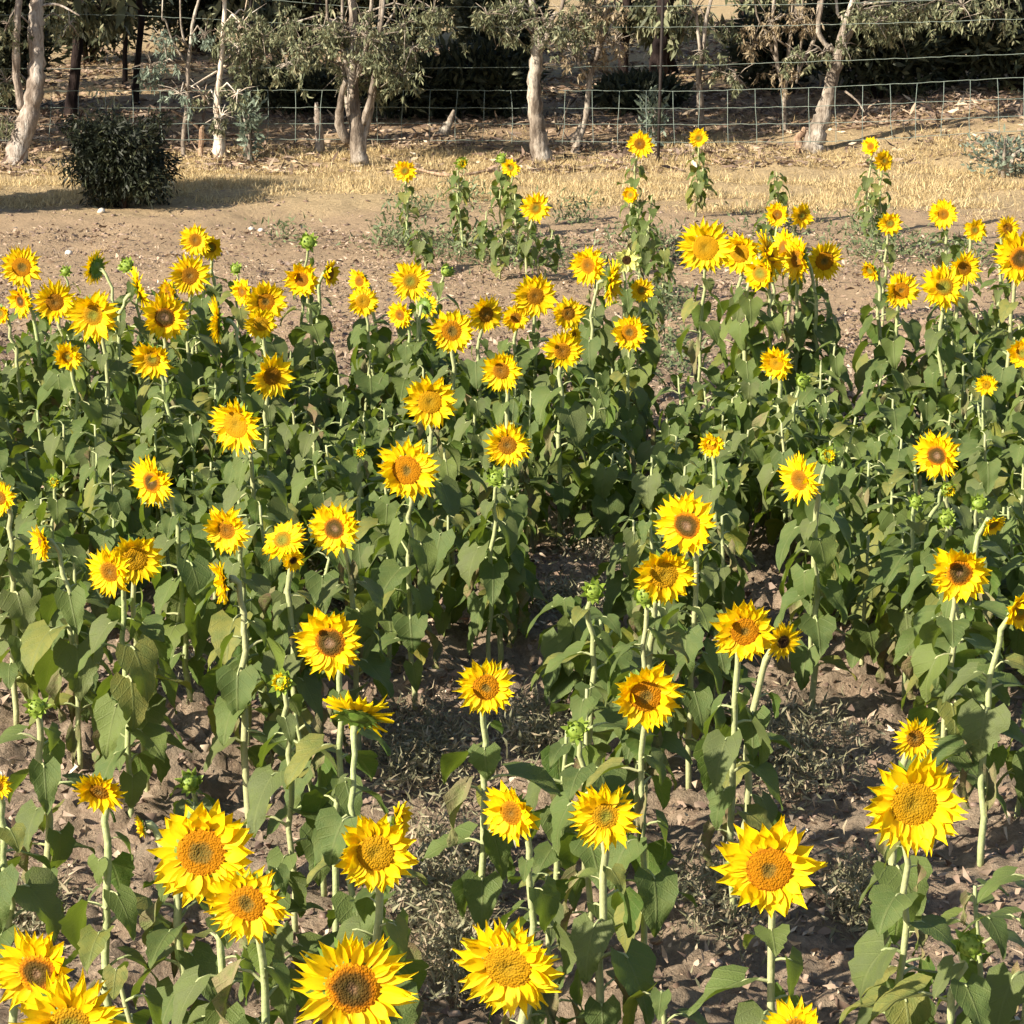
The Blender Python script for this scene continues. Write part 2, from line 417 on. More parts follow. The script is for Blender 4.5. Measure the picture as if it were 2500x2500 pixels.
# ------------------------------------------------------------------ leaf clouds (numpy)
def blades(C, length, width, dirs, bend=0.25, rnd=NR):
    """one bent two-quad leaf per row of C (n,3); dirs (n,3) unit"""
    n = len(C)
    side = np.cross(dirs, rnd.normal(size=(n, 3)))
    side /= np.linalg.norm(side, axis=1, keepdims=True) + 1e-9
    up = np.cross(side, dirs)
    L = np.asarray(length).reshape(-1, 1) * np.ones((n, 1)); W = np.asarray(width).reshape(-1, 1) * np.ones((n, 1))
    b = (rnd.rand(n, 1) - 0.5) * 2 * bend * L
    p0 = C
    p1 = C + dirs * L * 0.45 + up * b * 0.6
    p2 = C + dirs * L
    V = np.stack([p0 - side * W * 0.12, p0 + side * W * 0.12, p1 + side * W * 0.5, p1 - side * W * 0.5, p2 + side * W * 0.06, p2 - side * W * 0.06], 1).reshape(-1, 3)
    k = np.arange(n)[:, None] * 6
    F = np.concatenate([k + np.array([[0, 1, 2, 3]]), k + np.array([[3, 2, 4, 5]])], 0)
    return V, F
def unit(v): return v / (np.linalg.norm(v, axis=1, keepdims=True) + 1e-9)

# ------------------------------------------------------------------ trees
def to_world(pts, s):
    """trunk path given in the photo's pixels at one distance -> points and radii in metres"""
    out = []; rad = []
    base = at_scale(pts[0][0], pts[0][1], s)
    for (x, y, w) in pts:
        r = ray(x, y)
        k = base.y / r.y                       # same distance from the camera as the base
        p = Vector((0, 0, CAM_H)) + r * k
        out.append(p); rad.append(w / s / 2)
    return out, rad
def smooth_path(P, Rd, n=5, wob=0.02):
    o = []; rr = []
    L = len(P)
    for i in range(L - 1):
        p0 = P[max(i - 1, 0)]; p1 = P[i]; p2 = P[i + 1]; p3 = P[min(i + 2, L - 1)]
        for k in range(n):
            t = k / n
            q = 0.5 * ((2 * p1) + (p2 - p0) * t + (2 * p0 - 5 * p1 + 4 * p2 - p3) * t * t + (3 * p1 - p0 - 3 * p2 + p3) * t ** 3)
            o.append(q + Vector((R.uniform(-1, 1), R.uniform(-1, 1), 0)) * wob * min(1, Rd[i] * 8))
            rr.append((Rd[i] * (1 - t) + Rd[i + 1] * t) * R.uniform(0.93, 1.07))
    o.append(P[-1]); rr.append(Rd[-1])
    return o, rr

def twig_cloud(clumps, leaf=(0.10, 0.028), hang=1.0):
    """clumps: (x,y,z, radius, n). leaves hang in strings inside every clump"""
    Vs = []; Fs = []; off = 0
    for (x, y, z, r, n) in clumps:
        nt_ = max(3, n // 16)
        tw = NR.normal(size=(nt_, 3)) * np.array([r, r, r * 0.8]) * 0.55 + np.array([x, y, z])
        idx = NR.randint(0, nt_, n)
        axis = unit(NR.normal(size=(nt_, 3)) + np.array([0, 0, -1.1]))
        C = tw[idx] + axis[idx] * NR.rand(n, 1) * r * 0.75 + NR.normal(size=(n, 3)) * r * 0.07
        d = unit(NR.normal(size=(n, 3)) + np.array([0, 0, -hang * 1.6]))
        V, F = blades(C, leaf[0] * (0.6 + 0.8 * NR.rand(n)), leaf[1] * (0.7 + 0.7 * NR.rand(n)), d)
        Vs.append(V); Fs.append(F + off); off += len(V)
    return np.concatenate(Vs), np.concatenate(Fs)

def tree(name, label, s, trunk, limbs, crown, bark_m, leaf_m='gum_leaf', top=None, crown_above=(5.0, 1.6, 14), cat='tree', group=None, leaf=(0.066, 0.019)):
    P, Rd = to_world(trunk, s)
    Rd = [q * 0.88 for q in Rd]
    # put the foot into the ground
    foot = P[0].copy(); foot.z = gz(foot.x, foot.y) - 0.05
    if foot.z < P[0].z - 0.02:
        P = [foot] + P; Rd = [Rd[0] * 1.15] + Rd
    root = empty(name, (P[0].x, P[0].y, P[0].z))
    o0 = root.location.copy()
    height, rad, nclump = crown_above
    tp = P[-1]
    P2 = P + [tp + Vector(((tp.x - P[-2].x) * 1.0 + R.uniform(-.2, .2), R.uniform(-.3, .3), 0.9)), ]
    P2.append(P2[-1] + Vector((R.uniform(-.4, .4), R.uniform(-.4, .4), max(0.5, height - P2[-1].z))))
    R2 = Rd + [Rd[-1] * 0.85, Rd[-1] * 0.35]
    mb = MB()
    sp_, sr = smooth_path([p - o0 for p in P2], R2)
    mb.tube(sp_, sr, 12, rough=0.06)
    ends = [P2[-1]]
    limb_mid = []
    for lb in limbs:
        LP, LR = to_world(lb, s)
        dy = R.uniform(-0.25, 0.25)
        base_y = P[0].y
        for k, q in enumerate(LP):
            f = k / max(1, len(LP) - 1)
            q.y = base_y + dy * f; 
        sign = (LP[-1].x - LP[-2].x)
        e = LP[-1] + Vector((sign * 1.2 + R.uniform(-.2, .2), R.uniform(-.4, .4), 1.3 + R.uniform(0, .6)))
        if lb[-1][1] <= 10:
            LP.append(e); LR.append(LR[-1] * 0.4); ends.append(e)
        a, b = smooth_path([p - o0 for p in LP], LR, 4, 0.03)
        mb.tube(a, b, 8, rough=0.05)
        limb_mid.append(LP[-1])
    clumps = []; high = []
    for (px, py, rpx, n) in crown:
        c = at_scale(px, py, s); r_ = ray(px, py); k = (P[0].y + R.uniform(-0.35, 0.25)) / r_.y
        c = Vector((0, 0, CAM_H)) + r_ * k - o0
        clumps.append((c.x, c.y, c.z, rpx / s, int(n * 1.25)))
        # a twig joins the clump to the wood
        near = min(sp_, key=lambda q: (q - c).length + max(0, q.z - c.z) * 0.2)
        mid = (near + c) / 2 + Vector((0, 0, 0.12))
        mb.tube([near, mid, c], [0.014, 0.010, 0.004], 5)
    for i in range(nclump):
        e = ends[i % len(ends)] - o0
        c = e + Vector((R.gauss(0, rad * 0.6), abs(R.gauss(0, rad * 0.6)) + 0.5, R.uniform(-0.9, 0.9)))
        c.z = max(c.z, 2.7 - o0.z)
        high.append((c.x, c.y, c.z, 0.66, 190))
        if i % 2 == 0: mb.tube([e, (e + c) / 2 + Vector((0, 0, .1)), c], [0.03, 0.02, 0.006], 5)
    for (x_, y_, z_, r_, n_) in clumps:
        for q in range(9):
            e = Vector((x_, y_, z_)); d_ = Vector((R.gauss(0, 1), R.gauss(0, .6), R.gauss(0.1, .8))) * r_ * 0.8
            mb.tube([e - d_ * .3, e + d_ * .4 + Vector((0, 0, .03)), e + d_], [0.006, 0.005, 0.002], 4)
    if clumps or high:
        parts = [twig_cloud(cl, lf) for cl, lf in ((clumps, leaf), (high, (0.22, 0.075))) if cl]
        V = np.concatenate([p_[0] for p_ in parts]); F = parts[0][1] if len(parts) == 1 else np.concatenate([parts[0][1], parts[1][1] + len(parts[0][0])])
        link(bpy.data.objects.new('crown', np_mesh('crown', V, F, [M[leaf_m]])), root)
    mb.build('trunk', [M[bark_m]], root)
    tag(root, label, cat, group)
    return root

G_EDGE = 'gum trees along the fence'
tree('gum_tree', 'thick pale gum trunk at the far left edge, curving down to a shaded foot', 224,
     [(38, 385, 64), (56, 330, 60), (76, 262, 54), (86, 200, 48), (90, 120, 45), (88, 40, 42), (92, -40, 40)],
     [[(60, 260, 22), (48, 180, 20), (52, 90, 18), (60, 0, 16)], [(110, 8, 8), (160, 4, 6), (215, 30, 4)]],
     [(20, 60, 45, 260), (15, 200, 40, 260), (170, 60, 60, 200), (20, 300, 35, 160)], 'bark_pale', crown_above=(5, 1.5, 22), group=G_EDGE)
tree('gum_sapling', 'slim forked gum sapling with pale bark, right of the dark round bush', 222,
     [(447, 345, 13), (455, 270, 12), (458, 200, 12), (460, 145, 12), (466, 100, 10), (472, 50, 9), (488, -10, 8)],
     [[(458, 148, 7), (428, 95, 5), (412, 45, 4), (405, 0, 3)], [(462, 110, 6), (450, 60, 5), (448, 0, 4)]],
     [(400, 110, 34, 170), (370, 165, 34, 200), (440, 230, 40, 80), (500, 90, 30, 100)], 'bark_brown', 'gum_leaf_blue', crown_above=(4, 1.0, 8), group=G_EDGE)
tree('gum_tree', 'narrow gum with bright white peeling trunk, between the slim sapling and the broad gum', 222,
     [(535, 342, 34), (532, 300, 22), (530, 250, 18), (535, 195, 16), (540, 150, 13), (545, 80, 13), (547, -10, 12)],
     [[(535, 170, 5), (500, 190, 4), (478, 203, 3)], [(548, 60, 5), (590, 20, 4), (610, -10, 3)]],
     [(590, 60, 45, 380), (610, 150, 50, 380), (580, 230, 40, 220), (500, 240, 36, 150), (540, 290, 30, 90), (640, 90, 45, 300), (590, 110, 50, 300)], 'bark_white', crown_above=(5, 1.2, 14), group=G_EDGE)
tree('gum_tree', 'broad multi-stemmed gum with ragged leafy limbs and shaded foot, left of centre', 226,
     [(878, 405, 54), (873, 350, 44), (868, 290, 38), (862, 230, 32), (860, 170, 32), (862, 110, 28), (862, 40, 24), (860, -20, 22)],
     [[(852, 345, 26), (828, 300, 24), (836, 240, 16), (848, 190, 12)],
      [(884, 360, 18), (898, 300, 16), (912, 230, 13), (920, 160, 11), (926, 60, 9), (930, 0, 8)],
      [(866, 330, 14), (850, 260, 12), (842, 180, 10), (838, 80, 8), (836, 0, 7)],
      [(885, 300, 18), (905, 240, 15), (918, 170, 13), (928, 90, 11), (938, 0, 9)],
      [(870, 190, 16), (896, 120, 12), (900, 60, 10), (912, 0, 9)],
      [(858, 180, 14), (838, 110, 10), (815, 50, 8), (805, 0, 6)],
      [(895, 120, 9), (930, 80, 7), (960, 30, 6), (965, 0, 5)]],
     [(830, 90, 55, 420), (900, 100, 55, 460), (950, 150, 50, 420), (985, 185, 40, 300), (840, 180, 45, 300), (790, 70, 50, 380), (990, 60, 60, 420), (740, 120, 45, 300), (905, 200, 45, 260), (1010, 120, 40, 200), (1060, 30, 45, 260), (700, 60, 50, 380), (700, 160, 40, 200)],
     'bark_brown', crown_above=(5, 1.6, 26), group=G_EDGE)
tree('gum_tree', 'straight gum trunk in the middle, light on its left side and splitting high up', 224,
     [(1325, 395, 60), (1313, 340, 48), (1308, 280, 40), (1304, 210, 38), (1308, 160, 36), (1312, 100, 32), (1308, 60, 24), (1296, -10, 18)],
     [[(1316, 120, 18), (1335, 80, 15), (1352, 30, 12), (1375, -10, 10)], [(1306, 90, 12), (1285, 50, 9), (1270, 0, 7)]],
     [(1250, 30, 45, 400), (1190, 40, 40, 280), (1330, 50, 45, 240), (1400, 50, 40, 260), (1240, 80, 34, 160), (1380, 90, 40, 200)],
     'bark_brown', crown_above=(5, 1.4, 22), group=G_EDGE)
tree('gum_sapling', 'thin crooked brown gum stem with twisted side branches, just right of the middle trunk', 220,
     [(1405, 365, 24), (1422, 320, 16), (1434, 260, 16), (1440, 190, 15), (1462, 120, 13), (1468, 60, 12), (1480, -10, 10)],
     [[(1400, 350, 16), (1412, 320, 12), (1418, 300, 6)], [(1445, 200, 8), (1412, 150, 7), (1420, 100, 5), (1400, 60, 4)], [(1460, 120, 7), (1490, 60, 6), (1500, 0, 5)],
      [(1362, 330, 7), (1375, 290, 5), (1392, 240, 3)], [(1360, 320, 7), (1355, 270, 4)]],
     [(1430, 40, 45, 300), (1480, 40, 40, 220), (1450, 150, 36, 110), (1400, 140, 30, 90), (1500, 110, 30, 90)], 'bark_brown', 'gum_leaf_brown', crown_above=(4, 1.2, 10), group=G_EDGE)
tree('gum_tree', 'upright slender gum with a forked top, rising behind the small sunflower head at the fence', 216,
     [(1716, 345, 24), (1712, 290, 20), (1708, 230, 18), (1706, 170, 17), (1716, 120, 16), (1722, 60, 11), (1738, -10, 10)],
     [[(1710, 160, 10), (1702, 90, 9), (1696, 30, 7), (1680, -10, 6)]],
     [(1720, 130, 30, 110), (1760, 170, 36, 120), (1800, 190, 30, 100), (1690, 40, 45, 160), (1760, 60, 40, 130)], 'bark_brown', crown_above=(4, 1.2, 10), group=G_EDGE)
tree('gum_tree', 'gum leaning right with a wide fork of pale limbs, at the fence', 222,
     [(1985, 355, 66), (1995, 318, 50), (2012, 270, 42), (2028, 210, 38), (2040, 160, 36), (2046, 130, 30), (2062, 60, 16), (2085, -10, 14)],
     [[(2046, 120, 20), (2075, 70, 14), (2110, 30, 12), (2150, -10, 10)], [(2040, 125, 16), (2005, 100, 12), (1990, 60, 12), (2000, -10, 10)],
      [(2045, 100, 12), (2090, 50, 9), (2140, 10, 8), (2180, -15, 6)], [(2055, 90, 10), (2050, 40, 8), (2035, -10, 7)],
      [(2060, 220, 6), (2085, 240, 5), (2100, 265, 4)]],
     [(1950, 140, 34, 180), (2100, 30, 45, 260), (2180, 40, 55, 360), (2060, 110, 36, 120), (2140, 60, 40, 220), (2250, 25, 50, 320), (2010, 130, 26, 80), (2350, 15, 50, 260), (2440, 30, 50, 260)],
     'bark_brown', crown_above=(5, 1.7, 30), group=G_EDGE)
tree('gum_sapling', 'cluster of thin pale upright gum stems left of the leaning tree', 214,
     [(1922, 350, 14), (1915, 280, 12), (1918, 200, 12), (1925, 130, 11), (1932, 60, 10), (1938, -10, 9)],
     [[(1918, 240, 9), (1895, 160, 9), (1888, 90, 9), (1884, -10, 8)], [(1925, 200, 9), (1965, 140, 10), (1990, 80, 9), (2002, -10, 8)], [(1892, 150, 6), (1862, 70, 5), (1835, -10, 4)], [(1940, 200, 6), (1955, 90, 5), (1960, -10, 4)]],
     [(1880, 60, 45, 200), (1950, 50, 45, 200), (1840, 110, 40, 160), (1900, 170, 40, 150), (1980, 60, 30, 100)], 'bark_brown', 'gum_leaf_brown', crown_above=(4, 1.2, 10), group=G_EDGE)

# dead stumps and leaning bases
def stump(name, label, s, path, bark_m='driftwood'):
    P, Rd = to_world(path, s)
    root = MB()
    o0 = P[0].copy(); o0.z = gz(o0.x, o0.y) - 0.03
    P[0] = o0.copy()
    a, b = smooth_path([p - o0 for p in P], Rd, 4, 0.02)
    root.tube(a, b, 9, rough=0.16)
    o = root.build(name, [M[bark_m]])
    o.location = o0
    return tag(o, label, 'stump', 'stumps by the fence')
stump('tree_stump', 'short grey stump left of the broad multi-stemmed gum', 220, [(780, 345, 24), (778, 305, 20), (775, 275, 16), (772, 250, 8)], 'bark_pale')
#stump('tree_stump', 'tapered grey stump behind the fence wires, first right of the broad gum', 212, [(940, 338, 40), (950, 305, 34), (958, 285, 18), (962, 272, 8)])
stump('tree_stump', 'leaning pointed stump behind the fence wires, left of the middle gum trunk', 212, [(1075, 340, 36), (1090, 312, 26), (1100, 290, 14), (1108, 268, 6)], 'bark_brown')
stump('tree_stump', 'small forked pale stump at the foot of the slim sapling', 222, [(488, 352, 16), (492, 325, 12), (496, 308, 8)])
stump('tree_stump', 'knobbly pale stump at the foot of the leaning gum', 222, [(1958, 352, 30), (1948, 338, 22), (1962, 322, 16), (1960, 312, 8)])

# trees behind the fence, mostly in the shade of the canopy
BACK = [  # x, base y, width, lean px, scale, label, crown seen
 (172, 320, 30, 30, 200, 'dark leaning trunk behind the dry bank at left, nearest the thick pale gum'),
 (303, 250, 14, 6, 180, 'thin black trunk standing before the sunlit strip at left'),
 (1518, 235, 27, 14, 178, 'black straight trunk behind the fence, left of the thicker dark pair'),
 (1600, 245, 48, 30, 180, 'thick black trunk behind the fence, above the tall single sunflower'),
 (1655, 250, 30, -60, 175, 'dark trunk leaning away to the right behind the fence'),
 (690, 265, 16, -30, 182, 'dark sapling deep in shade, behind the white peeling gum'),
 (1160, 175, 16, 20, 165, 'slim brown trunk in the shade, left of the middle gum'),
 (2290, 230, 20, 12, 175, 'dark trunk hidden among the shaded shrubs at right'),
 (1830, 240, 18, -16, 178, 'dark slim trunk behind the cluster of pale stems'),
 (20, 300, 34, 14, 195, 'dark trunk behind the thick pale gum at the left edge'),
]
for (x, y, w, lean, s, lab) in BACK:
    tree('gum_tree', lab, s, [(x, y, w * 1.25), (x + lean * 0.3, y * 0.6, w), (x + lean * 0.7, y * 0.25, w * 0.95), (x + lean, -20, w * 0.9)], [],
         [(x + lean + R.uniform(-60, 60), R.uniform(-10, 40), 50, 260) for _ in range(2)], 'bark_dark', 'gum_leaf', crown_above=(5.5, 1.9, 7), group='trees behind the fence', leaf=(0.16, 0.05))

# canopy gums added to shade the ground, their crowns out of view
for k, (px, Y, lab) in enumerate([(-300, 31.5, 'unseen leafy gum added outside the left edge to shade the bank'), (330, 34.0, 'tall bare-stemmed gum added behind the dark round bush, high crown for shade'),
        (760, 34.6, 'tall bare-stemmed gum added behind the broad gum, high crown for shade'),
         (2240, 34.8, 'tall bare-stemmed gum added right of the leaning gum, high crown for shade'), (-880, 27.8, 'unseen gum added far outside the left edge for its shade'), (-1150, 30.0, 'unseen gum added in the woods outside the left edge, for shade'), ]):
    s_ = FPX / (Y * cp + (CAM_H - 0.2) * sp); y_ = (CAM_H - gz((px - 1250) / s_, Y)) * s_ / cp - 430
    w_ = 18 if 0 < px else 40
    tree('shade_gum', lab, s_, [(px, y_, w_ * 1.3), (px + 6, y_ * 0.6, w_), (px + 14, y_ * 0.2, w_), (px + 10, -60, w_)], [], [], 'bark_dark', crown_above=(4.8 if px > -100 or Y > 29.9 else 3.3, 2.2 if px > -100 or Y > 29.9 else 1.7, 14 if px > -100 else 30), group='gums added to shade the wood floor')
# ------------------------------------------------------------------ shrubs
def shrub(name, label, x, y, z, rx, ry, rz, n, leaf_m,  leaf=(0.12, 0.035), stems=7, group=None, up=0.4, seed_bumps=7, stem_m='bark_dark', lump=0.34):
    z0 = gz(x, y)
    root = empty(name, (x, y, z0))
    mb = MB()
    for i in range(stems):
        a = R.uniform(0, 6.28); q = R.uniform(.2, .8)
        mb.tube([(0.05 * math.cos(a), 0.05 * math.sin(a), -0.03), (rx * q * .4 * math.cos(a), ry * q * .4 * math.sin(a), rz * 0.9), (rx * q * math.cos(a), ry * q * math.sin(a), rz * R.uniform(1.1, 1.75))], [0.03, 0.02, 0.006], 6)
    mb.build('stems', [M[stem_m]], root)
    d = unit(NR.normal(size=(n, 3))); d = d / ((np.abs(d) ** 2.15).sum(1, keepdims=True) ** (1 / 2.15)) * 0.98; r = NR.rand(n, 1) ** 0.42
    bumpd = unit(NR.normal(size=(seed_bumps, 3))); amp = (0.95 - (lump - 0.34) * 0.6) + lump * np.clip((d @ bumpd.T), 0, 1).max(1, keepdims=True) ** 22 - 0.22 * NR.rand(n, 1)
    C = d * r * amp * np.array([rx, ry, rz]) + np.array([0, 0, rz * 0.92])
    C[:, 2] = np.abs(C[:, 2])
    dd = unit(d * 0.5 + NR.normal(size=(n, 3)) * 0.6 + np.array([0, 0, up]))
    V, F = blades(C, leaf[0] * (0.6 + 0.8 * NR.rand(n)), leaf[1] * (0.7 + 0.7 * NR.rand(n)), dd)
    link(bpy.data.objects.new('foliage', np_mesh('foliage', V, F, [M[leaf_m]])), root)
    return tag(root, label, 'bush', group)
b0 = at_scale(292, 470, 252)
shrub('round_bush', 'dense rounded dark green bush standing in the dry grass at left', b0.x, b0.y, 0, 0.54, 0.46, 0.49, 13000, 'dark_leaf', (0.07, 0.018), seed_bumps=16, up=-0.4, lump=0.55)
g0 = at_scale(2450, 420, 236)
shrub('grey_bush', 'low loose grey-green bush in the dry grass at the right edge', g0.x, g0.y, 0, 0.46, 0.4, 0.26, 420, 'gum_leaf_blue', (0.07, 0.03), stem_m='bark_brown')
g0 = at_scale(1592, 300, 220)
shrub('grey_sapling', 'small blue-grey leafy sapling at the fence, above the tall single sunflower', g0.x, g0.y, 0, 0.17, 0.17, 0.36, 240, 'gum_leaf_blue', (0.10, 0.035), stems=3, stem_m='bark_brown')
g0 = at_scale(300, 300, 236)
shrub('grey_sapling', 'wispy green sapling sprouting above the dark round bush', g0.x, b0.y + 0.75, 0, 0.26, 0.2, 0.58, 420, 'gum_leaf', (0.08, 0.018), stems=5, stem_m='bark_brown')
g0 = at_scale(610, 300, 224)
shrub('grey_sapling', 'small blue-grey shrub around the dark picket, left of the grey stump', g0.x, g0.y, 0, 0.15, 0.15, 0.42, 260, 'gum_leaf_blue', (0.09, 0.03), stems=3, stem_m='bark_brown')

shrub('shade_bush', 'unseen tall bush added outside the left edge to cast shade', -6.9, 24.7, 0, 1.1, 0.8, 1.5, 9000, 'dark_leaf', (0.17, 0.06))  # added out of view to shade the round bush and the grass
DARK = [ # px x, Y, rx, rz, label
 (1180, 32.8, 0.8, 0.5, 'dark shaded shrub behind the fence, between the broad gum and the middle gum'),
 (990, 32.6, 0.75, 0.42, 'low black shrub in deep shade just right of the broad gum'),
 (1560, 33.2, 0.6, 0.22, 'low black shrub beneath the two dark trunks, behind the blue-grey sapling'),
 (1900, 34.2, 0.7, 0.5, 'tall black shrub behind the cluster of pale stems'),
 (2150, 32.4, 1.0, 0.85, 'black shrub behind the fence, immediately right of the leaning gum'),
 (2330, 33.0, 1.3, 1.0, 'large black shrub behind the fence netting at right'),
 (2500, 32.5, 1.1, 0.95, 'black shrub behind the netting at the right edge'),
 (720, 33.0, 0.7, 0.32, 'low dark shrub behind the short grey stump'),
 (1230, 37.5, 0.7, 0.9, 'deep green rounded shrub far behind the middle gum trunk'),
 (210, 39.6, 1.3, 1.3, 'wide dark tree mass above the sunlit strip at upper left'),
 (480, 41.5, 1.0, 1.1, 'dark bushy mass behind the slim sapling'),
 (740, 41.2, 1.5, 1.3, 'dark bushy mass behind the broad gum limbs'),
 (1000, 43.0, 1.2, 1.1, 'dark bushy mass far back left of the middle gum'),
 (2200, 37.0, 1.8, 1.6, 'dark mass of shrubs behind the leaning gum fork'),
 (2420, 38.0, 2.4, 1.8, 'broad dark shrub far back at the upper right'),
 (-30, 33.0, 0.9, 1.2, 'black shrub at the left edge behind the thick gum'),
]
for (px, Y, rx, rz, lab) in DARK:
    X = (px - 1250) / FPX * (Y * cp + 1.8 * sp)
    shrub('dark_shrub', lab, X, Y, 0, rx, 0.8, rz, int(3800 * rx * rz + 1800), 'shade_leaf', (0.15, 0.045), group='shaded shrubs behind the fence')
# ------------------------------------------------------------------ fence
def build_fence():
    pts = [(-300, 222), (1250, 224), (1750, 226), (2850, 236)]
    def at(px, py):
        s = np.interp(px, [p[0] for p in pts], [p[1] for p in pts]); return at_scale(px, py, s)
    rows = {  # photo heights of each wire at px = -300, 300, 900, 1250, 1700, 2050, 2500, 2850
        'a': [222, 222, 219, 221, 222, 212, 189, 172], 'b': [264, 264, 262, 264, 265, 258, 240, 226],
        'c': [303, 303, 301, 303, 304, 300, 283, 272], 'd': [342, 342, 340, 344, 348, 345, 318, 308],
        'e': [168, 168, 165, 165, 160, 148, 131, 118], 'f': [36, 36, 68, 66, 66, 60, 46, 36], 'g': [-30, -30, 20, 16, 14, 8, -8, -20]}
    cx = [-300, 300, 900, 1250, 1700, 2050, 2500, 2850]
    xs = list(range(-280, 2820, 22))
    c0 = at(1250, 400)
    root = empty('wire_fence', (c0.x, c0.y, gz(c0.x, c0.y)))
    o0 = root.location.copy()
    for k in 'abcdefg':
        mb = MB()
        path = [at(x, np.interp(x, cx, rows[k]) + R.uniform(-1.2, 1.2)) - o0 for x in xs]
        mb.tube(path, [0.0034 if k in 'abcd' else 0.0032] * len(path), 4)
        mb.build('wire', [M['wire']], root)
    x = -270.0; n = 0
    mb = MB()
    while x < 2800 and n < 100:
        ph = R.uniform(-7, 7)
        ys = [np.interp(x, cx, rows[k]) for k in 'abcd']
        path = []
        for i, yy in enumerate(ys):
            path.append(at(x + (ph * 0.3 * i) + R.uniform(-2, 2), yy) - o0)
        ld = Vector((0, 0, -0.03)); path.append(path[-1] + ld)
        m2 = MB(); m2.tube(path, [0.0034] * len(path), 4); m2.build('stay', [M['wire']], root)
        x += 66; n += 1
    for px, lean in ((-30, 0), (612, 0), (1606, 14), (2590, 0)):
        top = at(px + lean, -60); foot = at(px, 400)
        foot.z = gz(foot.x, foot.y) - 0.1
        m2 = MB(); m2.tube([foot - o0, (foot + top) / 2 - o0, top - o0], [0.018, 0.018, 0.018], 6); m2.build('post', [M['post']], root)
    tag(root, 'wire netting fence on thin dark steel posts, running below the gum trees', 'fence')
build_fence()

# ------------------------------------------------------------------ fallen bark
for (pts, lab) in [
    ([(930, 352, 5), (1000, 372, 8), (1100, 382, 8), (1200, 374, 7), (1290, 352, 5)], 'long thin fallen branch lying between the broad gum and the middle gum'),
    ([(545, 318, 6), (580, 314, 7), (620, 318, 5)], 'short bleached fallen branch beside the white peeling gum'),
    ([(85, 338, 12), (150, 330, 14), (215, 322, 10)], 'pale fallen log left of the dark round bush'),
    ([(2040, 330, 6), (2110, 326, 6), (2190, 322, 4)], 'thin fallen branch lying right of the leaning gum'),
    ([(480, 280, 5), (510, 305, 6), (535, 335, 7)], 'bleached broken branch propped against the white gum foot')]:
    s = 224
    P = [at_scale(x, y, scale_for_height(y, 0.2)) for x, y, w in pts]
    for p in P[:]: p.z = gz(p.x, p.y) + 0.03
    if 'propped' in lab: P[0].z += 0.30; P[1].z += 0.16; 
    if 'propped' in lab:
        for p in P: p.y = P[-1].y
    o0 = P[0].copy(); mb = MB()
    a, b = smooth_path([p - o0 for p in P], [w / s / 2 for _, _, w in pts], 5, 0.02)
    mb.tube(a, b, 7, rough=0.15)
    o = mb.build('fallen_branch', [M['driftwood']]); o.location = o0
    tag(o, lab, 'branch', 'fallen branches under the gums')

# ------------------------------------------------------------------ stuff: grass, litter, weeds, clods
def stuff(name, V, F, m, label, cat):
    me = np_mesh(name, V, F, [M[m]])
    tag(link(bpy.data.objects.new(name, me)), label, cat, kind='stuff')

def frustum_points(n, y0, y1, margin=0.6, dens=None):
    Y = y0 + (y1 - y0) * NR.rand(n * 3); X = (NR.rand(n * 3) * 2 - 1) * (0.2 * Y + margin)
    keep = NR.rand(n * 3) < (0.2 * Y / (0.2 * y1))
    if dens is not None: keep &= NR.rand(n * 3) < dens(X, Y)
    return X[keep][:n], Y[keep][:n]

# dry grass behind the track
def gd(X, Y):
    lo = 26.2 - 1.2 * smooth(-2.5, 3.5, X) + (vnoise(X * 1.5, Y * 1.5) - .5) * 1.2
    hi = 29.8 + (vnoise(X * 1.1 + 7, Y) - .5) * 1.2
    return smooth(lo - 0.3, lo + 0.3, Y) * (1 - 0.93 * smooth(hi - .4, hi + .5, Y)) * (0.08 + 0.92 * smooth(.35, .6, vnoise(X * 1.4, Y * 2.6)))
X, Y = frustum_points(120000, 24, 33, dens=gd)
n = len(X); C = np.stack([X, Y, terrain(X, Y)], 1)
V, F = blades(C, 0.025 + 0.085 * NR.rand(n) ** 2, 0.004 + 0.005 * NR.rand(n), unit(NR.normal(size=(n, 3)) * 0.6 + np.array([0, 0, 0.8])))
stuff('dry_grass', V, F, 'grass_dry', 'pale straw-coloured dry grass in a strip below the trees', 'grass')
# forest floor bark litter
X, Y = frustum_points(30000, 28.3, 42, dens=lambda X, Y: 0.15 + 0.85 * smooth(.35, .7, vnoise(X * 1.7, Y * 1.7)) * (1 - 0.7 * smooth(32, 36, Y)))
n = len(X); C = np.stack([X, Y, terrain(X, Y) + 0.01 + 0.03 * NR.rand(n)], 1)
V, F = blades(C, 0.05 + 0.16 * NR.rand(n) ** 2, 0.015 + 0.03 * NR.rand(n), unit(NR.normal(size=(n, 3)) * np.array([1, 1, 0.25])))
stuff('bark_litter', V, F, 'litter', 'reddish-brown bark and leaf litter under the gum trees', 'litter')
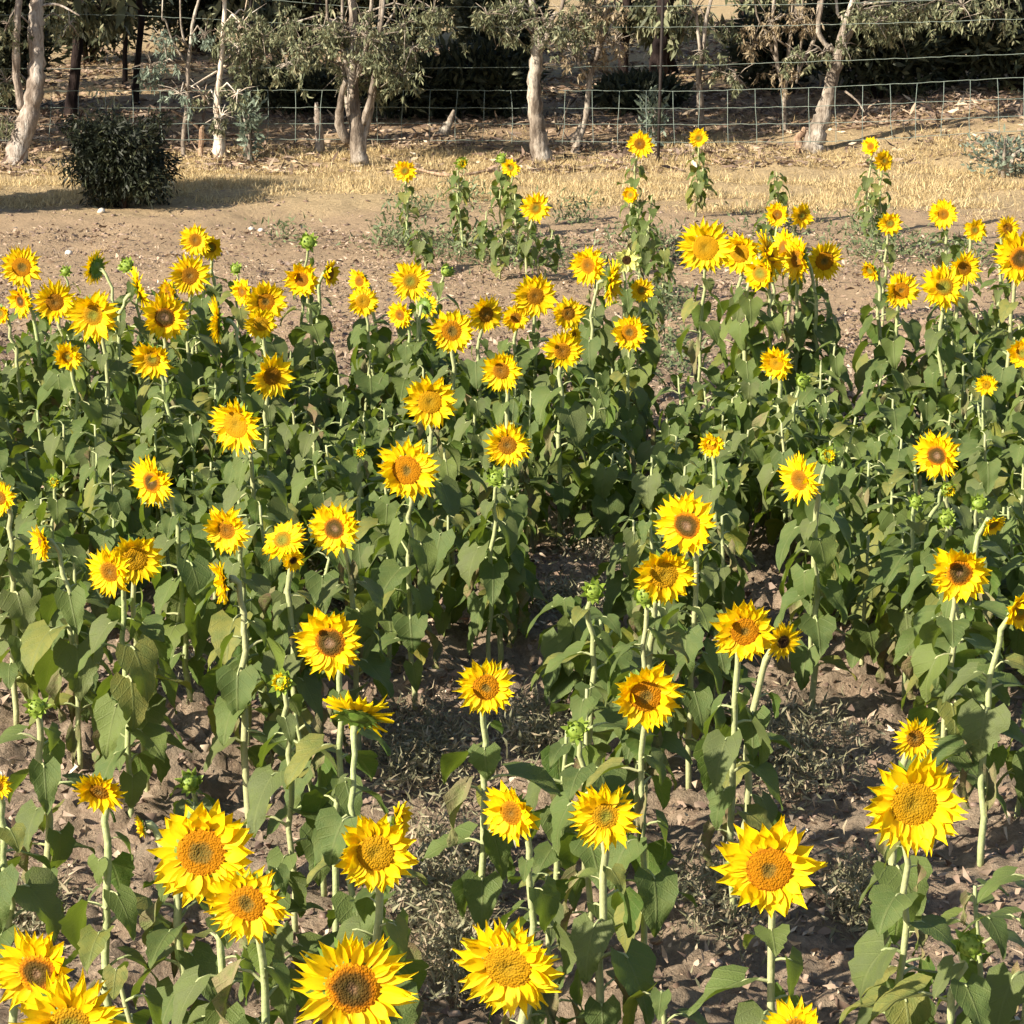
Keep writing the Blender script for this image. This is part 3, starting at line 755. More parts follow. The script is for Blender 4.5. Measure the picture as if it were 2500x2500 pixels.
# field litter of withered leaves
X, Y = frustum_points(46000, 5, 24, dens=lambda X, Y: 0.25 + 0.75 * smooth(.4, .65, vnoise(X * 2.3 + 5, Y * 2.3)))
n = len(X); C = np.stack([X, Y, terrain(X, Y) + micro(X, Y) + 0.012], 1)
V, F = blades(C, 0.015 + 0.07 * NR.rand(n) ** 3, 0.006 + 0.03 * NR.rand(n) ** 3, unit(NR.normal(size=(n, 3)) * np.array([1, 1, 0.35])), bend=0.7)
stuff('leaf_litter', V, F, 'litter', 'withered brown leaves and stalk scraps strewn over the soil', 'litter')
X, Y = frustum_points(6000, 5.2, 19)
n = len(X); C = np.stack([X, Y, terrain(X, Y) + micro(X, Y) + 0.02], 1)
V, F = blades(C, 0.025 + 0.05 * NR.rand(n), 0.012 + 0.028 * NR.rand(n), unit(NR.normal(size=(n, 3)) * np.array([1, 1, 0.5])), bend=1.1)
stuff('fallen_leaves', V, F, 'litter', 'crumpled dead sunflower leaves lying between the rows', 'leaves')
# clods
def clods(n, y0, y1, smin, smax, name, label):
    X, Y = frustum_points(n, y0, y1)
    n = len(X)
    base = np.array([[1, 0, 0], [-1, 0, 0], [0, 1, 0], [0, -1, 0], [0, 0, 1], [0, 0, -1], [.6, .6, .6], [-.6, .6, .6], [.6, -.6, .6], [-.6, -.6, .6]], float)
    tri = np.array([[4, 8, 6], [4, 6, 7], [4, 7, 9], [4, 9, 8], [0, 6, 8], [2, 7, 6], [1, 9, 7], [3, 8, 9], [0, 2, 6], [2, 1, 7], [1, 3, 9], [3, 0, 8], [0, 5, 2], [2, 5, 1], [1, 5, 3], [3, 5, 0]])
    s = smin + (smax - smin) * NR.rand(n) ** 3
    V = base[None] * s[:, None, None] * (0.45 + 0.9 * NR.rand(n, 10, 1)) + NR.normal(size=(n, 10, 3)) * s[:, None, None] * 0.16
    a = NR.rand(n) * 6.28
    x = V[..., 0] * np.cos(a)[:, None] - V[..., 1] * np.sin(a)[:, None]; y = V[..., 0] * np.sin(a)[:, None] + V[..., 1] * np.cos(a)[:, None]
    V = np.stack([x, y, V[..., 2] * 0.6], -1) + np.stack([X, Y, terrain(X, Y) + micro(X, Y) * (Y < 20) - s * 0.1], 1)[:, None]
    F = (tri[None] + np.arange(n)[:, None, None] * 10).reshape(-1, 3)
    stuff(name, V.reshape(-1, 3), F, 'clod', label, 'soil')
clods(16000, 5, 20, 0.004, 0.024, 'soil_clods', 'brown soil clods scattered between the sunflower rows')
clods(4000, 20, 27, 0.004, 0.03, 'track_rubble', 'small reddish clods on the bare track behind the sunflowers')
# weeds, in patches given by their place on the soil
PATCH = [(1500, 1330, 130, 70, .9), (1380, 1480, 120, 40, .6), (1020, 1840, 130, 80, 1), (1080, 2150, 110, 120, 1), (1300, 1800, 90, 60, .8), (1920, 1830, 150, 90, 1), (2150, 1280, 70, 40, .6),
         (1120, 2330, 90, 60, .7), (1750, 2200, 120, 80, .5), (60, 2230, 100, 50, .5), (450, 1640, 90, 40, .4), (650, 1540, 100, 40, .5), (2250, 1180, 90, 40, .5), (2100, 2200, 90, 50, .5), (780, 1450, 70, 30, .5), (330, 1180, 70, 40, .5)]
Vs = []; Fs = []; off = 0
for (px, py, rx, ry, w) in PATCH:
    c = at_scale(px, py, scale_for_height(py, 0.05)); s = scale_for_height(py, 0.05)
    n = int(2600 * w)
    X = c.x + NR.normal(size=n) * rx / s * 0.6; Y = c.y + NR.normal(size=n) * ry / s * 1.9
    C = np.stack([X, Y, terrain(X, Y) + 0.02 + NR.rand(n) ** 1.5 * 0.13], 1)
    V, F = blades(C, 0.02 + 0.05 * NR.rand(n), 0.004 + 0.008 * NR.rand(n), unit(NR.normal(size=(n, 3)) + np.array([0, 0, 0.3])), bend=0.6)
    Vs.append(V); Fs.append(F + off); off += len(V)
stuff('dry_weeds', np.concatenate(Vs), np.concatenate(Fs), 'weed', 'tangled grey-green half-dry weeds between the sunflowers', 'weeds')
Vs = []; Fs = []; off = 0
for (px, py, rx, ry, w) in [(1120, 610, 160, 30, .8), (1250, 640, 140, 24, .7), (1600, 620, 130, 30, .7), (960, 600, 60, 26, .4), (1400, 540, 60, 20, .25), (1000, 520, 60, 26, .3), (1900, 560, 120, 20, .3), (2150, 620, 120, 26, .6), (2350, 640, 120, 24, .5), (1620, 760, 70, 40, .5), (1650, 900, 60, 60, .4), (700, 590, 60, 20, .15), (1130, 500, 60, 40, .3), (2120, 560, 60, 26, .3)]:
    c = at_scale(px, py, scale_for_height(py, 0.02)); s = scale_for_height(py, 0.02)
    n = int(900 * w)
    X = c.x + NR.normal(size=n) * rx / s * 0.55; Y = c.y + NR.normal(size=n) * ry / s * 3.0
    C = np.stack([X, Y, terrain(X, Y) + NR.rand(n) ** 1.3 * 0.22], 1)
    V, F = blades(C, 0.03 + 0.06 * NR.rand(n), 0.008 + 0.018 * NR.rand(n), unit(NR.normal(size=(n, 3)) + np.array([0, 0, 0.4])), bend=0.5)
    Vs.append(V); Fs.append(F + off); off += len(V)
stuff('green_weeds', np.concatenate(Vs), np.concatenate(Fs), 'weed_green', 'straggly olive weeds along the far edge of the sunflowers', 'weeds')
# pale stones
for (px, py, sz, lab) in [(248, 524, 0.04, 'pale rounded stone below the dark round bush'), (168, 617, 0.035, 'small white stone on the bare track at left'), (614, 566, 0.03, 'tiny white stone on the track, left of its twin'), (637, 569, 0.03, 'tiny white stone on the track, right of its twin')]:
    c = at_scale(px, py, scale_for_height(py, 0.0))
    mb = MB(); pts = []
    for j in range(6):
        ph = math.pi * (j + 0.02) / 5.04
        for i in range(9):
            th = 2 * math.pi * i / 9; r = sz * R.uniform(0.85, 1.15)
            pts.append((r * math.sin(ph) * math.cos(th), r * math.sin(ph) * math.sin(th), -r * 0.7 * math.cos(ph)))
    mb.grid(pts, 9, 6, closed=True)
    o = mb.build('stone', [M['stone']]); o.location = (c.x, c.y, gz(c.x, c.y) + sz * 0.5); tag(o, lab, 'stone', 'stones on the track')
# ------------------------------------------------------------------ sunflower parts
GOLD = math.radians(137.5)

def make_leaf_mesh(idx, m, dry=False):
    r = random.Random(100 + idx)
    L = 1.0                                        # unit blade length, scaled per plant
    pet = r.uniform(0.22, 0.42)
    rise = r.uniform(0.2, 0.9)
    droop0 = r.uniform(0.05, 0.75); droop1 = droop0 + r.uniform(0.4, 1.1)
    if idx % 3 == 1: droop0 += 0.45; droop1 += 0.35
    if idx % 5 == 4: droop0 -= 0.35; droop1 -= 0.3
    if dry: droop0 = 1.0; droop1 = 1.7
    mb = MB()
    p0 = Vector((0, 0, 0)); p1 = Vector((pet * 0.55, 0, pet * rise * 0.6)); p2 = Vector((pet, 0, pet * rise * 0.72))
    mb.tube([p0, p1, p2, p2 + Vector((0.06, 0, -0.02))], [0.032, 0.026, 0.022, 0.012], 5, m=1, cap=False)
    nv = 11; cols = [-1, -0.72, -0.38, 0, 0.38, 0.72, 1]
    tooth_r = [r.uniform(-0.10, 0.08) for _ in range(12)]
    pts = []; uvs = []
    pos = Vector((pet, 0, pet * rise * 0.72)); tw = r.uniform(-0.35, 0.35)
    W = r.uniform(0.36, 0.52); wav = r.uniform(0.02, 0.06); ph = r.uniform(0, 6); fold = r.uniform(0.05, 0.35)
    if dry: W *= 0.55; wav = 0.12; fold = 0.9
    prev_t = 0
    for j in range(nv):
        t = j / (nv - 1)
        an = droop0 + (droop1 - droop0) * t
        d = Vector((math.cos(an), 0, -math.sin(an))); nrm = Vector((math.sin(an), 0, math.cos(an)))
        if j: pos = pos + d * (L / (nv - 1))
        w = W * (min(1, (t * 6.5) ** 0.5) if t < 0.16 else 1) * (1 - max(0, t - 0.16) / 0.84) ** 0.72 if t < 1 else 0
        if t == 0: w = W * 0.60
        if t >= 0.16: w = W * (1 - ((t - 0.16) / 0.84) ** 1.6) ** 0.95 * (1 - 0.18 * math.sin(math.pi * (t - .16) / .84))
        elif t > 0: w = W * (0.86 + 0.14 * t / 0.16)
        tooth = (1 + (0.06 if j % 2 else -0.04) + tooth_r[j]) if 0.1 < t < 0.95 else 1
        for c in cols:
            ww = w * c * (tooth if abs(c) == 1 else 1)
            back = -0.17 * max(0, 1 - t * 5) * (abs(c) ** 1.3)
            q = pos + Vector((0, 1, 0)) * ww * math.cos(fold) + nrm * (abs(ww) * math.sin(fold) + wav * math.sin(9 * t + ph + c * 2.2) * abs(c)) + d * back
            y = q.y * math.cos(tw * t) - (q.z - pos.z) * math.sin(tw * t)
            z = pos.z + q.y * math.sin(tw * t) + (q.z - pos.z) * math.cos(tw * t)
            pts.append((q.x, y, z)); uvs.append((0.5 + 0.5 * c * max(w / W, 0.02) , t))
    mb.grid(pts, len(cols), nv, uvs)
    return mb.mesh('leaf', [m, M['stem']])
LEAF = [make_leaf_mesh(i, M['leaf']) for i in range(18)]
LEAF_PALE = [make_leaf_mesh(30 + i, M['leaf_pale']) for i in range(6)]
LEAF_YEL = [make_leaf_mesh(50 + i, M['leaf_yellow']) for i in range(5)]
LEAF_DRY = [make_leaf_mesh(70 + i, M['leaf_dry'], True) for i in range(6)]

def petals_mesh(r, Rr, rd, m, lush=1.0, cup=0.25, npet=None, curl=0.0):
    """ray florets around local +Z; Rr outer radius, rd disc radius"""
    mb = MB()
    layers = [(1.0, 0.0, cup * 0.1, 1.0), (0.95, 0.5, cup * 0.7, 1.0), (0.66, 0.25, cup * 1.2, 0.75)]
    n0 = npet or r.randint(19, 24)
    pw = r.uniform(0.9, 1.15); tt = r.uniform(0.5, 0.72) if Rr > 0.10 else 0.72; tpw = r.uniform(1.2, 2.0)
    bad_a = r.uniform(0, 6.28); bad_w = r.choice([0, 0.5, 0.9, 1.3]); bad_f = r.choice([-0.7, 0.8, 1.2]); lens = r.uniform(0.10, 0.24)
    for li, (lf, offa, cu, wf) in enumerate(layers):
        n = n0 if li < 2 else int(n0 * 0.8)
        for k in range(n):
            if r.random() < (0.03 if li < 2 else 0.4) / lush: continue
            a = 2 * math.pi * (k + offa + r.uniform(-0.22, 0.22)) / n
            Lp = (Rr - rd * 0.80) * lf * r.uniform(1 - lens, 1.06)
            W = 2 * math.pi * Rr / n * 0.84 * wf * pw * (0.82 if n0 > 22 else 1.0) * r.uniform(0.75, 1.15)
            el = cu + r.uniform(-0.18, 0.2); bend = r.uniform(-0.45, 0.3) + curl * r.uniform(0.3, 1.5)
            if r.random() < 0.05: el += r.uniform(0.4, 1.0)
            dd_ = abs((a - bad_a + math.pi) % (2 * math.pi) - math.pi)
            if dd_ < bad_w:
                el += bad_f * (1 - dd_ / bad_w) * r.uniform(0.3, 1.0); Lp *= r.uniform(0.7, 1.0)
            twist = r.uniform(-0.45, 0.45); sk = r.uniform(-0.25, 0.25)
            ca, sa = math.cos(a), math.sin(a)
            rx = rd * (0.80 if li < 2 else 0.84); z = rd * (-0.10 + 0.06 * li); pts = []; uvs = []
            NVp = 6
            for j in range(NVp):
                t = j / (NVp - 1)
                if j:
                    e = el + bend * t
                    rx += math.cos(e) * Lp / (NVp - 1); z += math.sin(e) * Lp / (NVp - 1)
                w = W * (0.45 + 0.55 * math.sin(math.pi * min(1, t * 1.15 + 0.10)) ** 0.8) * (1 if t < tt else (1 - ((t - tt) / (1 - tt)) ** tpw) * 0.98 + 0.02)
                for c in (-0.5, 0, 0.5):
                    tv = twist * t
                    u = w * c * math.cos(tv) + sk * Lp * t * t; zz = z + w * c * math.sin(tv) + (0.16 * W if c else -0.05 * W)
                    pts.append((rx * ca - u * sa, rx * sa + u * ca, zz)); uvs.append((0.5 + c * 0.9 + 0.13 * (k % 7), t))
            mb.grid(pts, 3, NVp, uvs, flip=False)
    return mb.mesh('petals', [m])

def disc_mesh(r, rd, m, dome=0.22, rim=True):
    mb = MB(); pts = []; uvs = []
    nr, na = 10, 30
    for j in range(nr):
        t = j / (nr - 1)
        for i in range(na):
            a = 2 * math.pi * i / na
            rr = rd * t
            z = rd * dome * (1 - t ** 2.6) - rd * 0.10 * math.exp(-(t / 0.28) ** 2) + rd * (0.05 * r.random() if 0.1 < t else 0)
            if j == nr - 1: z = -rd * 0.12
            pts.append((rr * math.cos(a), rr * math.sin(a), z)); uvs.append((t, i / na))
    mb.grid(pts, na, nr, uvs, closed=True, flip=True)
    mb.f = [tuple(reversed(q)) for q in mb.f]
    return mb.mesh('seed_disc', [m])

def head_base_mesh(r, Rr, rd, m):
    """green receptacle with pointed bracts"""
    mb = MB(); pts = []
    na = 16
    prof = [(0.02, -0.42), (0.20, -0.40), (0.62, -0.28), (0.98, -0.12), (1.02, -0.02), (0.9, 0.0)]
    for (q, z) in prof:
        for i in range(na):
            a = 2 * math.pi * i / na
            pts.append((rd * q * math.cos(a), rd * q * math.sin(a), rd * z))
    mb.grid(pts, na, len(prof), closed=True)
    n = 20
    for li in range(2):
        for k in range(n):
            a = 2 * math.pi * (k + 0.5 * li + r.uniform(-.2, .2)) / n
            Lb = Rr * r.uniform(0.22, 0.40) * (1 - 0.15 * li); W = rd * 0.42
            ca, sa = math.cos(a), math.sin(a)
            rx = rd * (0.90 - 0.12 * li); z = -rd * (0.12 + 0.1 * li); el = r.uniform(-0.35, 0.05); be = r.uniform(-0.5, 0.2)
            pts = []
            for j in range(4):
                t = j / 3
                if j: rx += math.cos(el + be * t) * Lb / 3; z += math.sin(el + be * t) * Lb / 3
                w = W * (1, 0.9, 0.5, 0.04)[j]
                for c in (-0.5, 0.5):
                    pts.append((rx * ca - w * c * sa, rx * sa + w * c * ca, z))
            mb.grid(pts, 2, 4)
    return mb.mesh('flower_head', [m])

def bud_mesh(r, Rr, yellow):
    """closed or half-open bud: a cup of overlapping pointed bracts"""
    mb = MB(); pts = []; na = 12
    for (q, z) in [(0.05, -0.75), (0.45, -0.62), (0.72, -0.25), (0.70, 0.12), (0.48, 0.34), (0.05, 0.42)]:
        for i in range(na):
            a = 2 * math.pi * i / na; pts.append((Rr * q * math.cos(a), Rr * q * math.sin(a), Rr * z))
    mb.grid(pts, na, 6, closed=True)
    for li, (n, r0, z0, el, Lb) in enumerate([(11, 0.62, -0.25, 0.55, 0.62), (10, 0.60, -0.05, 1.1, 0.55), (8, 0.5, 0.12, 1.75, 0.5)]):
        for k in range(n):
            a = 2 * math.pi * (k + 0.5 * li + r.uniform(-.25, .25)) / n
            ca, sa = math.cos(a), math.sin(a); rx = Rr * r0; z = Rr * z0
            e = el + r.uniform(-.35, .35); be = r.uniform(-0.6, 0.9); L2 = Rr * Lb * r.uniform(.8, 1.25); W = Rr * 0.42
            pts = []
            for j in range(4):
                t = j / 3
                if j: rx += math.cos(e + be * t) * L2 / 3; z += math.sin(e + be * t) * L2 / 3
                w = W * (1, 0.95, 0.55, 0.04)[j]
                for c in (-0.5, 0.5): pts.append((rx * ca - w * c * sa, rx * sa + w * c * ca, z))
            mb.grid(pts, 2, 4)
    return mb.mesh('flower_bud', [M['bud']])

MESHC = {}
def head_at(root, A, nrm, D, kind, disc, r, roll):
    """A: centre of the face in root space; nrm: facing"""
    q = Vector(nrm).to_track_quat('Z', 'Y')
    rot = q.to_matrix().to_4x4() @ Matrix.Rotation(roll, 4, 'Z')
    Rr = D / 2 * ((1.05 if D > 0.26 else 1.14) if kind not in 'bB' else 1.0)
    if kind in 'bB':
        me = bud_mesh(r, Rr, kind == 'B')
        hd = link(bpy.data.objects.new('flower_bud', me), root)
        hd.matrix_local = Matrix.Translation(A) @ rot
        if kind == 'B':
            pm = petals_mesh(r, Rr * 0.75, Rr * 0.28, M['petal'], 1.0, 1.1, 12)
            pe = link(bpy.data.objects.new('petals', pm), hd); pe.location = (0, 0, Rr * 0.25)
        return hd
    ratio = {'disc_orange': 0.47, 'disc_ring': 0.46, 'disc_brown': 0.41, 'disc_green': 0.39, 'disc_dark': 0.44, 'disc_black': 0.36}[disc]
    if kind == 'w': ratio = 0.50
    if kind == 's': ratio = 0.40
    rd = Rr * ratio
    hb = link(bpy.data.objects.new('flower_head', head_base_mesh(r, Rr, rd, M['bract'])), root)
    hb.matrix_local = Matrix.Translation(A) @ rot
    if kind == 'p': pm = petals_mesh(r, Rr, rd, M['petal_pale'], 1.0, 0.1, 11)
    elif kind == 'w': pm = petals_mesh(r, Rr, rd, M['petal'], 0.7, 0.7, 15, 0.5)
    elif kind == 's': pm = petals_mesh(r, Rr, rd, M['petal'], 1.2, 0.15, 15)
    elif kind == 'h': pm = petals_mesh(r, Rr, rd, M['petal'], 0.9, 0.75, 19)
    else: pm = petals_mesh(r, Rr, rd, M['petal'], 1.0, r.uniform(0.12, 0.38))
    link(bpy.data.objects.new('petals', pm), hb)
    link(bpy.data.objects.new('seed_disc', disc_mesh(r, rd, M[disc], r.uniform(0.04, 0.14))), hb)
    return hb

def bez(p0, p1, p2, p3, n):
    return [((1 - t) ** 3) * p0 + 3 * (1 - t) ** 2 * t * p1 + 3 * (1 - t) * t * t * p2 + t ** 3 * p3 for t in [k / n for k in range(n + 1)]]

def put_leaves(root, path, h, n, z0, z1, size, r, yellow=0.05, dry=0.0, pale=0.1):
    a = r.uniform(0, 6.28)
    for k in range(n):
        f = (k + r.uniform(-.25, .25)) / max(1, n - 1)
        z = (z0 + (z1 - z0) * max(0, min(1, f))) * h
        p = min(path, key=lambda q: abs(q.z - z)); p = Vector((p.x, p.y, z))
        a += GOLD + r.uniform(-0.35, 0.35)
        s = size * (0.72 + 0.5 * math.sin(math.pi * min(1, max(0, 0.15 + 0.75 * f)))) * r.uniform(0.8, 1.15)
        if f > 0.9: s *= 0.7
        u = r.random()
        low = f < 0.3
        if u < dry * (2.2 if low else 0.4): me = r.choice(LEAF_DRY)
        elif u < dry + yellow * (2.5 if low else 0.6): me = r.choice(LEAF_YEL)
        elif u < dry + yellow + pale: me = r.choice(LEAF_PALE)
        else: me = r.choice(LEAF)
        o = bpy.data.objects.new('leaf', me)
        o.location = p; o.rotation_euler = (r.uniform(-.15, .15), r.uniform(-.2, .3), a); o.scale = (s, s * r.uniform(.85, 1.15), s)
        link(o, root)

PLANTS = []      # (screen x, y, top z, base xy, short label)
def sunflower(i, x, y, size, yaw, tilt, kind, disc, h, label):
    r = random.Random(1000 + i)
    if h is None:
        h = CAM_H - (y + 430) * cp * 0.262 / size
        h = max(0.88, min(1.22, h)) + r.uniform(-0.03, 0.03)
    s = scale_for_height(y, h)
    A = at_scale(x, y, s)
    D = size / s
    ya = math.radians(yaw); ti = math.radians(tilt)
    nrm = Vector((math.sin(ya) * math.cos(ti), -math.cos(ya) * math.cos(ti), -math.sin(ti)))
    lean = Vector((r.gauss(0, 0.03), r.gauss(0, 0.03) + 0.03, 0))
    off = -nrm * (0.06 + D * 0.35); off.z = 0
    bx, by = A.x + off.x + lean.x, A.y + off.y + lean.y
    bz = gz(bx, by)
    root = empty('sunflower', (bx, by, bz))
    B = Vector((0, 0, -0.03)); T = A - root.location
    back = T - nrm * D * 0.19
    hh = T.z
    top = back - nrm * (0.05 + D * 0.22) + Vector((0, 0, 0.02))
    path = bez(B, B + Vector((r.gauss(0, .02), r.gauss(0, .02), hh * 0.6)), top, back, 14)
    rb = 0.0112 if size > 55 else 0.009
    rb *= r.uniform(0.85, 1.15)
    rad = [rb * (1.12 - 0.34 * k / 14 + (0.25 * max(0, k - 12) if kind not in 'bB' else 0)) for k in range(15)]
    path = [p + (Vector((r.gauss(0, .006), r.gauss(0, .006), 0)) if 0 < k < 13 else Vector((0, 0, 0))) for k, p in enumerate(path)]
    mb = MB(); mb.tube(path, rad, 7, rough=0.05)
    dryb = kind not in 'bB' and r.random() < 0.06
    mb.build('stem', [M['stem_dry' if dryb else 'stem']], root)
    head_at(root, T, nrm, D, kind, disc, r, r.uniform(0, 6.28))
    near = y > 1400
    far = y < 600
    nl = (r.randint(15, 18) if not near else r.randint(10, 13)) if not far else 15
    z1 = 0.84 if not near else 0.82
    if kind in 'bB': z1 = 0.9
    top_clear = (hh - D * 0.50) / hh
    put_leaves(root, path, hh, nl, 0.22 if not near else 0.30, min(z1, top_clear - 0.02), ((0.158 if not near else 0.148) if not far else 0.105) * r.uniform(0.85, 1.15), r, 0.10, 0.13, 0.18)
    tag(root, label, 'sunflower', 'sunflowers in bloom' if kind not in 'bB' else 'sunflowers in bud')
    PLANTS.append((x, y, h, bx, by, label.split(',')[0]))
    return root

